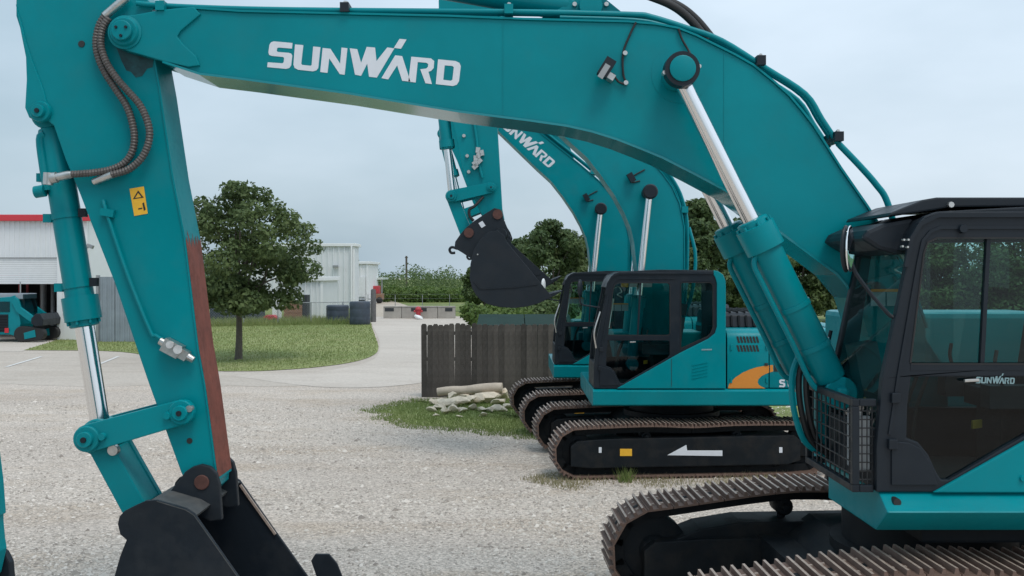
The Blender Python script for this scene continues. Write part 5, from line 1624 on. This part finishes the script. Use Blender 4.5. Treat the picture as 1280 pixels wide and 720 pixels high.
# ------------------------------------------------------------------ metal building with the roll-up door
BY = 47.0
b1 = thing('metal_building', (-26, BY, 0), 'white metal workshop with red roof trim and a raised roll-up door', 'building')
bxs = lambda px: (px - CX) * BY / FPX
bz = lambda py: CAM_H - (py - HY) * BY / FPX
xr = bxs(109); xd = bxs(71.5); xl = -38.0
def ribbed(name, x0, x1, y, z0, z1, m, parent, pitch=.24, depth=.035):
    """vertical ribbed sheeting facing -Y"""
    bm = bmesh.new(); xs = [x0]; ys = [y]
    x = x0
    while x + pitch < x1:
        for dx, dy in ((pitch * .62, 0), (pitch * .70, -depth), (pitch * .92, -depth), (pitch, 0)):
            xs.append(x + dx); ys.append(y + dy)
        x += pitch
    xs.append(x1); ys.append(y)
    a = [bm.verts.new((p, q, z0)) for p, q in zip(xs, ys)]; b = [bm.verts.new((p, q, z1)) for p, q in zip(xs, ys)]
    for i in range(len(a) - 1): bm.faces.new([a[i], a[i + 1], b[i + 1], b[i]])
    r = [bm.verts.new((xs[0], y + .12, z0)), bm.verts.new((xs[-1], y + .12, z0)), bm.verts.new((xs[-1], y + .12, z1)), bm.verts.new((xs[0], y + .12, z1))]
    bm.faces.new(r[::-1]); bm.faces.new([b[0], *b[1:], r[2], r[3]]); bm.faces.new([a[-1], r[1], r[2], b[-1]]); bm.faces.new([a[0], b[0], r[3], r[0]])
    return finish(name, bm, m, parent)
ribbed('front_wall', xl, xr - .35, BY, bz(322), bz(275), M['wallwhite'], b1)
bx('front_wall', xd + .28, xr, BY - .02, BY + .15, 0, bz(322) - .004, M['wallplain'], b1)
bx('front_wall', xr - .345, xr, BY - .02, BY + .15, bz(322), bz(276), M['wallplain'], b1)
bx('door_jamb', xd, xd + .27, BY - .03, BY + .25, 0, bz(322) - .004, M['wallplain'], b1, .01)
bx('side_wall', xr - .12, xr + .01, BY + .16, BY + 14, 0, bz(276), M['wallplain'], b1)
bx('back_wall', xl, xr - .13, BY + 13.8, BY + 14, 0, bz(276), M['dark'], b1)
bx('inner_wall', xl + 5.4, xl + 5.5, BY + .3, BY + 13.7, 0, bz(276), M['dark'], b1)
bx('floor_slab', xl, xr - .13, BY + .2, BY + 13.8, 0.012, .03, M['drive'], b1)
bx('roof', xl - .2, xr + .15, BY - .1, BY + 14.2, bz(274), bz(272), M['wallwhite'], b1)
bx('roof_trim', xl - .2, xr + .22, BY - .25, BY - .11, bz(276.5), bz(268.5), M['redtrim'], b1, .03)
bm = bmesh.new()
for k in range(12):
    z0 = bz(355) + k * (bz(322.5) - bz(355)) / 12; hh = (bz(322.5) - bz(355)) / 12
    box(bm, ((xl + xd) / 2, BY + .09, z0 + hh / 2), (xd - xl, .05, hh * .94))
finish('roll_up_door', bm, M['doorwhite'], b1)
bx('door_track', xd - .08, xd - .01, BY + .13, BY + .25, 0, bz(322), M['galv'], b1)
bm = bmesh.new(); box(bm, (bxs(115), BY - .2, bz(308)), (.28, .2, .16), Matrix.Rotation(R(20), 3, 'Y')); bevel_sharp(bm, .02); lt = finish('wall_lamp', bm, M['galv'], b1)
tube('lamp_arm', [(xr - .06, BY - .02, bz(314)), (xr + .0, BY - .15, bz(311)), (bxs(114), BY - .2, bz(309))], .03, M['galv'], b1, 6)

# red rack and pale drums inside the workshop
rk = thing('storage_rack', (-25.6, 51, 0), 'red steel rack standing inside the open workshop door', 'rack')
for xx in (-26.6, -24.9):
    for yy in (50.6, 51.4): bx('upright', xx - .05, xx + .05, yy - .05, yy + .05, .03, 3.2, M['red'], rk)
for z in (1.0, 2.1, 3.05): bx('shelf', -26.66, -24.84, 50.54, 51.46, z - .04, z + .04, M['red'], rk)
for i, (xx, hh, rr, mm_) in enumerate(((-23.9, 2.6, .16, 'galv'), (-23.4, 2.75, .12, 'galv'), (-22.8, 2.5, .2, 'bluedark'))):
    bm = bmesh.new(); rings(bm, [(xx, 51, .03), (xx, 51, hh), (xx, 51, hh + .05)], [rr, rr, rr * .7], 14)
    o = finish('gas_cylinder', bm, M[mm_], None, smooth=True)
    tag(o, ['stout grey gas cylinder beside the red rack', 'slim grey gas cylinder inside the workshop', 'dark gas cylinder inside the workshop'][i], 'gas cylinder')

# compact loader parked in the doorway
def loader():
    Y = 45.4
    t = thing('compact_loader', (-23.8, Y + .6, 0), 'teal compact track loader parked in the workshop doorway', 'loader')
    X = lambda px: (px - CX) * Y / FPX
    Z = lambda py: CAM_H - (py - HY) * Y / FPX
    g = Z(427)
    body = plate('body', [(X(-14), .35), (X(-14), Z(374)), (X(24), Z(371)), (X(30), Z(369)), (X(35), Z(385)), (X(37), Z(405)), (X(34), Z(421)), (X(24), .35)], Y, Y + 1.5, M['teal_far'], t, .03)
    bx('rear_grille', X(-10), X(22), Y - .03, Y + .02, Z(415), Z(393), M['black'], body, .02)
    for k in range(6): bx('grille_bar', X(-9), X(21), Y - .05, Y - .025, Z(413.5 - k * 3.4), Z(412.3 - k * 3.4), M['under'], body)
    bx('tail_lamp', X(18), X(23), Y - .06, Y - .02, Z(416), Z(410), M['redlight'], body, .01)
    bx('cab_window', X(-8), X(24), Y - .03, Y + .02, Z(390), Z(377), M['darkglass'], body)
    bx('cab_roof', X(-15), X(39), Y + .05, Y + 1.45, Z(374), Z(367), M['bluegrey'], body, .04)
    bx('cab_frame', X(30), X(40), Y + .1, Y + 1.4, Z(392), Z(368), M['darkglass'], body)
    arm = [(X(31), Z(371)), (X(35), Z(374)), (X(38), Z(384)), (X(52), Z(394)), (X(58), Z(400)), (X(50), Z(402)), (X(33), Z(390)), (X(27), Z(378))]
    for yy in (Y - .08, Y + 1.42): plate('lift_arm', arm, yy, yy + .15, M['teal_far'], t, .02)
    bk = [(X(53), Z(398)), (X(58), Z(392)), (X(64), Z(392)), (X(68), Z(399)), (X(67), Z(407)), (X(58), Z(408)), (X(53), Z(404))]
    plate('loader_bucket', bk, Y - .2, Y + 1.7, M['black'], t, .03)
    for yy in (Y - .12, Y + 1.25):
        lp = capsule((X(40), .38), (X(60), .38), .36, .30, 9)
        tk = plate('rubber_track', lp, yy, yy + .34, M['rubber'], t, .04)
        plate('track_guard', [(X(44), Z(424)), (X(43), Z(416)), (X(57), Z(412)), (X(58), Z(421))], yy - .03, yy, M['teal_far'], tk, .01)
    t.location.x -= .42
    rings_ = bmesh.new(); rings(rings_, [(X(33), Y + .3, Z(368)), (X(33), Y + .3, Z(352))], .03, 8); finish('exhaust_pipe', rings_, M['galv'], body)
loader()

# ------------------------------------------------------------------ fences, drums and buildings behind the lawn
sf = thing('sheet_fence', (bxs(145), 45.5, 0), 'blue-grey corrugated sheet fence beside the workshop wall', 'fence')
sy = 45.6; sxp = lambda px: (px - CX) * sy / FPX
ribbed('panel', sxp(122), sxp(143), sy, 0, CAM_H - (346 - HY) * sy / FPX, M['bluegrey'], sf, .22, .05)
ribbed('panel', sxp(144), sxp(172), sy + .02, 0, CAM_H - (350 - HY) * sy / FPX, M['bluegrey'], sf, .22, .05)
bx('post', sxp(121), sxp(122) + .08, sy - .1, sy + .1, 0, CAM_H - (344 - HY) * sy / FPX, M['galv'], sf)

cf = thing('chain_link_fence', ((fl0.x + fl1.x) / 2, (fl0.y + fl1.y) / 2, 0), 'galvanised chain-link fence running behind the lawn tree', 'fence')
fa, fb = Vector((-23.5, 56, 0)), Vector((G(467, 402.5).x, G(467, 402.5).y, 0))
npst = 9
for k in range(npst):
    p = fa + (fb - fa) * k / (npst - 1)
    rod('post', p, p + Vector((0, 0, 1.35)), .035 if k else .05, M['galv'], cf, 8)
rod('top_rail', fa + Vector((0, 0, 1.33)), fb + Vector((0, 0, 1.33)), .024, M['galv'], cf, 8)
bm = bmesh.new(); Lf = (fb - fa).length; dff = (fb - fa).normalized(); k = 0
def wire(p, q, r=.0035):
    d = (q - p).normalized(); u = d.orthogonal().normalized(); v = d.cross(u)
    a = [bm.verts.new(p + (u * math.cos(t) + v * math.sin(t)) * r) for t in (0, 2.09, 4.19)]; b = [bm.verts.new(q + (u * math.cos(t) + v * math.sin(t)) * r) for t in (0, 2.09, 4.19)]
    for i in range(3): bm.faces.new([a[i], a[(i + 1) % 3], b[(i + 1) % 3], b[i]])
s_ = -1.3
while s_ < Lf:
    for sgn in (0, 1):
        a0, a1 = (s_, s_ + 1.3) if sgn == 0 else (s_ + 1.3, s_)
        z0_, z1_ = .03, 1.33
        if min(a0, a1) >= 0 and max(a0, a1) <= Lf:
            wire(fa + dff * a0 + Vector((0, 0, z0_)), fa + dff * a1 + Vector((0, 0, z1_)))
    s_ += .16
finish('wire_mesh', bm, M['galv'], cf)
ep = thing('fence_post', (fb.x, fb.y, 0), 'thick grey wooden gate post at the end of the chain-link fence', 'post')
rod('post', (fb.x, fb.y - .1, -.02), (fb.x, fb.y - .1, 2.15), .17, M['picket'], ep, 12, [(0, .18), (.95, .17), (1, .12)])
rod('gate_hinge', (fb.x - .3, fb.y - .2, 1.5), (fb.x + .05, fb.y - .2, 1.5), .03, M['galv'], ep, 8)

# dark plastic drums lying by the post
random.seed(9)
def drums(px0, px1, Y, label, z1, nrow, group):
    X0, X1 = (px0 - CX) * Y / FPX, (px1 - CX) * Y / FPX
    r = (X1 - X0) / 2
    for k in range(nrow):
        z = k * z1 / nrow
        bm = bmesh.new(); pr = []; hh = z1 / nrow - .02
        q = [(0, .92), (.06, 1), (.3, 1.0), (.34, .985), (.38, 1), (.64, 1), (.68, .985), (.72, 1), (.94, 1), (1, .92)]
        rings(bm, [((X0 + X1) / 2, Y, .01 + z + hh * a) for a, _ in q], [r * b for _, b in q], 22)
        o = finish('plastic_tank', bm, M['bluedark'], None, smooth=True)
        tag(o, label, 'tank', group)
drums(408, 436, 64.0, 'dark blue plastic tank standing apart from the gate post', 1.15, 1, None)
drums(437, 463, 61.5, 'large dark blue plastic tank right beside the gate post', 1.45, 1, None)

def shed(name, px0, px1, pyt, Y, depth, label, m='wallwhite', pitch=.5, trim=None, rooflow=0):
    X0, X1 = (px0 - CX) * Y / FPX, (px1 - CX) * Y / FPX; z = CAM_H - (pyt - HY) * Y / FPX
    t = thing(name, ((X0 + X1) / 2, Y, 0), label, 'building')
    ribbed('front_wall', X0, X1, Y, 0, z, M[m], t, pitch, .09)
    bx('side_wall', X1 - .1, X1 + .002, Y + .13, Y + depth, 0, z, M[m], t)
    bx('side_wall', X0 - .002, X0 + .1, Y + .13, Y + depth, 0, z, M[m], t)
    bx('back_wall', X0 + .11, X1 - .11, Y + depth - .1, Y + depth, 0, z, M[m], t)
    bx('roof', X0 - .2, X1 + .2, Y - .25, Y + depth + .2, z + .002, z + .28, M['wallplain'], t, .03)
    bx('corner_trim', X1 - .12, X1 + .05, Y - .12, Y - .095, 0, z, M['wallplain'], t)
    return t, X0, X1, z
t2, X0, X1, z2 = shed('metal_shed', 296, 443, 308, 92, 2.6, 'tall white ribbed metal shed behind the lawn tree')
bx('wall_lamp', (420 - CX) * 92 / FPX - .25, (420 - CX) * 92 / FPX + .25, 91.6, 91.85, CAM_H - (334.5 - HY) * 92 / FPX, CAM_H - (331.5 - HY) * 92 / FPX, M['galv'], t2, .03)
bx('downpipe', X1 - .3, X1 - .15, 91.7, 91.86, 0, z2, M['wallplain'], t2)
t4, *_ = shed('low_shed', 362, 403, 351, 70, 6, 'low white ribbed shed in front of the tall shed', pitch=.4)
t3, X0, X1, z3 = shed('small_shed', 438, 460, 330, 104, 8, 'small white shed past the end of the tall shed', m='wallplain', pitch=.6)
bx('door', (447 - CX) * 104 / FPX, (457 - CX) * 104 / FPX, 103.8, 103.88, .8, 2.9, M['doorwhite'], t3, .02)
bx('step', (446 - CX) * 104 / FPX, (457 - CX) * 104 / FPX, 103.0, 103.75, 0, .5, M['dark'], t3, .02)

# things stacked under the tree: brown board crate, dark container, red machine
o = thing('storage_box', ((367 - CX) * 66 / FPX, 66, 0), 'brown boarded box standing behind the chain-link fence', 'box')
for k in range(5): bx('board', (355 - CX) * 66 / FPX, (378 - CX) * 66 / FPX, 65.9, 66.9, .02 + k * .27, .27 + k * .27, M['brown'], o, .015)
bx('black_side', (378.3 - CX) * 66 / FPX, (384 - CX) * 66 / FPX, 65.9, 66.9, .02, 1.75, M['dark'], o, .02)
o = bx('container', (262 - CX) * 68 / FPX, (318 - CX) * 68 / FPX, 68, 71, .0, 2.2, M['bluedark'], None, .04); tag(o, 'dark shipping container in the shade of the lawn tree', 'container')
o = bx('white_tote', (340 - CX) * 67 / FPX, (349 - CX) * 67 / FPX, 67, 67.8, .0, 1.9, M['white'], None, .06); tag(o, 'white plastic tote beside the brown box', 'tote')
ro = thing('red_mower', ((336 - CX) * 64 / FPX, 64.5, 0), 'small red mower standing in long grass by the fence', 'mower')
plate('mower_body', [((a - CX) * 64 / FPX, CAM_H - (b - HY) * 64 / FPX) for a, b in ((329, 400), (329, 396), (333, 394), (341, 394), (345, 397), (345, 401))], 64, 64.8, M['red'], ro, .03)
for q in (331, 343): boss('wheel', ((q - CX) * 64 / FPX, .15), .15, 63.95, 64.05, M['rubber'], ro, 14)

# porch roof and parked trailer far back
pr = thing('porch', ((470 - CX) * 112 / FPX, 112, 0), 'open lean-to roof on thin posts beside the small shed', 'porch')
bx('porch_roof', (460 - CX) * 112 / FPX, (480 - CX) * 112 / FPX, 111, 116, CAM_H - (349.5 - HY) * 112 / FPX, CAM_H - (347 - HY) * 112 / FPX, M['roof'], pr, .02)
for q in (461.5, 478.5): bx('porch_post', (q - CX) * 112 / FPX - .06, (q - CX) * 112 / FPX + .06, 111.2, 111.32, 0, CAM_H - (349.6 - HY) * 112 / FPX, M['galv'], pr)
tr = thing('small_trailer', ((470 - CX) * 108 / FPX, 108, 0), 'small trailer with orange side parked under the porch', 'trailer')
bx('trailer_bed', (463 - CX) * 108 / FPX, (478 - CX) * 108 / FPX, 107.5, 109.5, .4, 1.05, M['brown'], tr, .03)
bx('trailer_load', (466 - CX) * 108 / FPX, (474 - CX) * 108 / FPX, 107.8, 109.2, 1.06, 1.9, M['red'], tr, .05)
for q in (466, 475): boss('wheel', ((q - CX) * 108 / FPX, .35), .35, 107.35, 107.5, M['rubber'], tr, 16)

# row of concrete blocks across the drive's end
KY = 70.5; kx = lambda px: (px - CX) * KY / FPX
edges = [479, 502, 523.5, 547, 569]
for k in range(4):
    t = thing('concrete_block', ((kx(edges[k]) + kx(edges[k + 1])) / 2, KY + .4, 0), ['weathered concrete block nearest the gate post', 'concrete block left of the red hydrant', 'concrete block right of the red hydrant', 'concrete block nearest the yellow-green shrub'][k], 'concrete block')
    x0, x1 = kx(edges[k]) + .015, kx(edges[k + 1]) - .015
    bx('block', x0, x1, KY, KY + .75, 0, .80, M['concrete'], t, .02)
    sx = {0: (.08, .58), 1: (.55, .97), 2: (.03, .42), 3: (.42, .85)}[k]
    bx('slot', x0 + (x1 - x0) * sx[0], x0 + (x1 - x0) * sx[1], KY - .012, KY + .1, .50, .74, M['dark'], t)
    bx('cap', x0 - .005, x1 + .005, KY - .03, KY + .78, .802, .86, M['concrete'], t, .01)
hy = thing('fire_hydrant', (kx(523), KY - .4, 0), 'red hydrant standing in front of the concrete blocks', 'hydrant')
rod('hydrant_body', (kx(523.5), KY - .4, 0), (kx(523.5), KY - .4, .86), .2, M['red'], hy, 16, [(0, .24), (.08, .24), (.1, .17), (.7, .17), (.72, .22), (.8, .22), (.95, .14), (1, .05)])
rod('hydrant_outlet', (kx(523.5) - .3, KY - .42, .52), (kx(523.5) + .3, KY - .42, .52), .08, M['red'], hy, 12)
bm = bmesh.new(); bmesh.ops.create_icosphere(bm, subdivisions=2, radius=1)
for v in bm.verts: v.co = Vector((v.co.x * .34, v.co.y * .25, v.co.z * .16)) * (1 + .2 * noise.noise(v.co * 2))
bm.transform(Matrix.Translation((kx(526), KY - 1.6, .14)) @ Matrix.Rotation(R(25), 4, 'Y')); o = finish('white_sack', bm, M['white'], None, smooth=True); tag(o, 'white sack slumped on the drive below the red hydrant', 'sack')
# wire fence past the blocks and a far pole
wf = thing('wire_fence', (-7, 84, 0), 'thin wire fence along the meadow behind the concrete blocks', 'fence')
for q in (460, 494, 528, 562, 596): rod('post', ((q - CX) * 84 / FPX, 84, 0), ((q - CX) * 84 / FPX, 84, 1.4), .03, M['galv'], wf, 8)
for z in (.6, 1.1, 1.45): rod('wire', ((455 - CX) * 84 / FPX, 84, z), ((600 - CX) * 84 / FPX, 84, z), .005, M['galv'], wf, 6)
up = thing('utility_pole', ((508 - CX) * 165 / FPX, 165, 0), 'thin utility pole rising above the far wood', 'pole')
rod('pole', ((508 - CX) * 165 / FPX, 165, 0), ((508 - CX) * 165 / FPX, 165, CAM_H + (HY - 320) * 165 / FPX), .16, M['bark'], up, 8)
rod('crossarm', ((506 - CX) * 165 / FPX, 165, CAM_H + (HY - 322) * 165 / FPX), ((510 - CX) * 165 / FPX, 165, CAM_H + (HY - 322) * 165 / FPX), .07, M['bark'], up, 6)
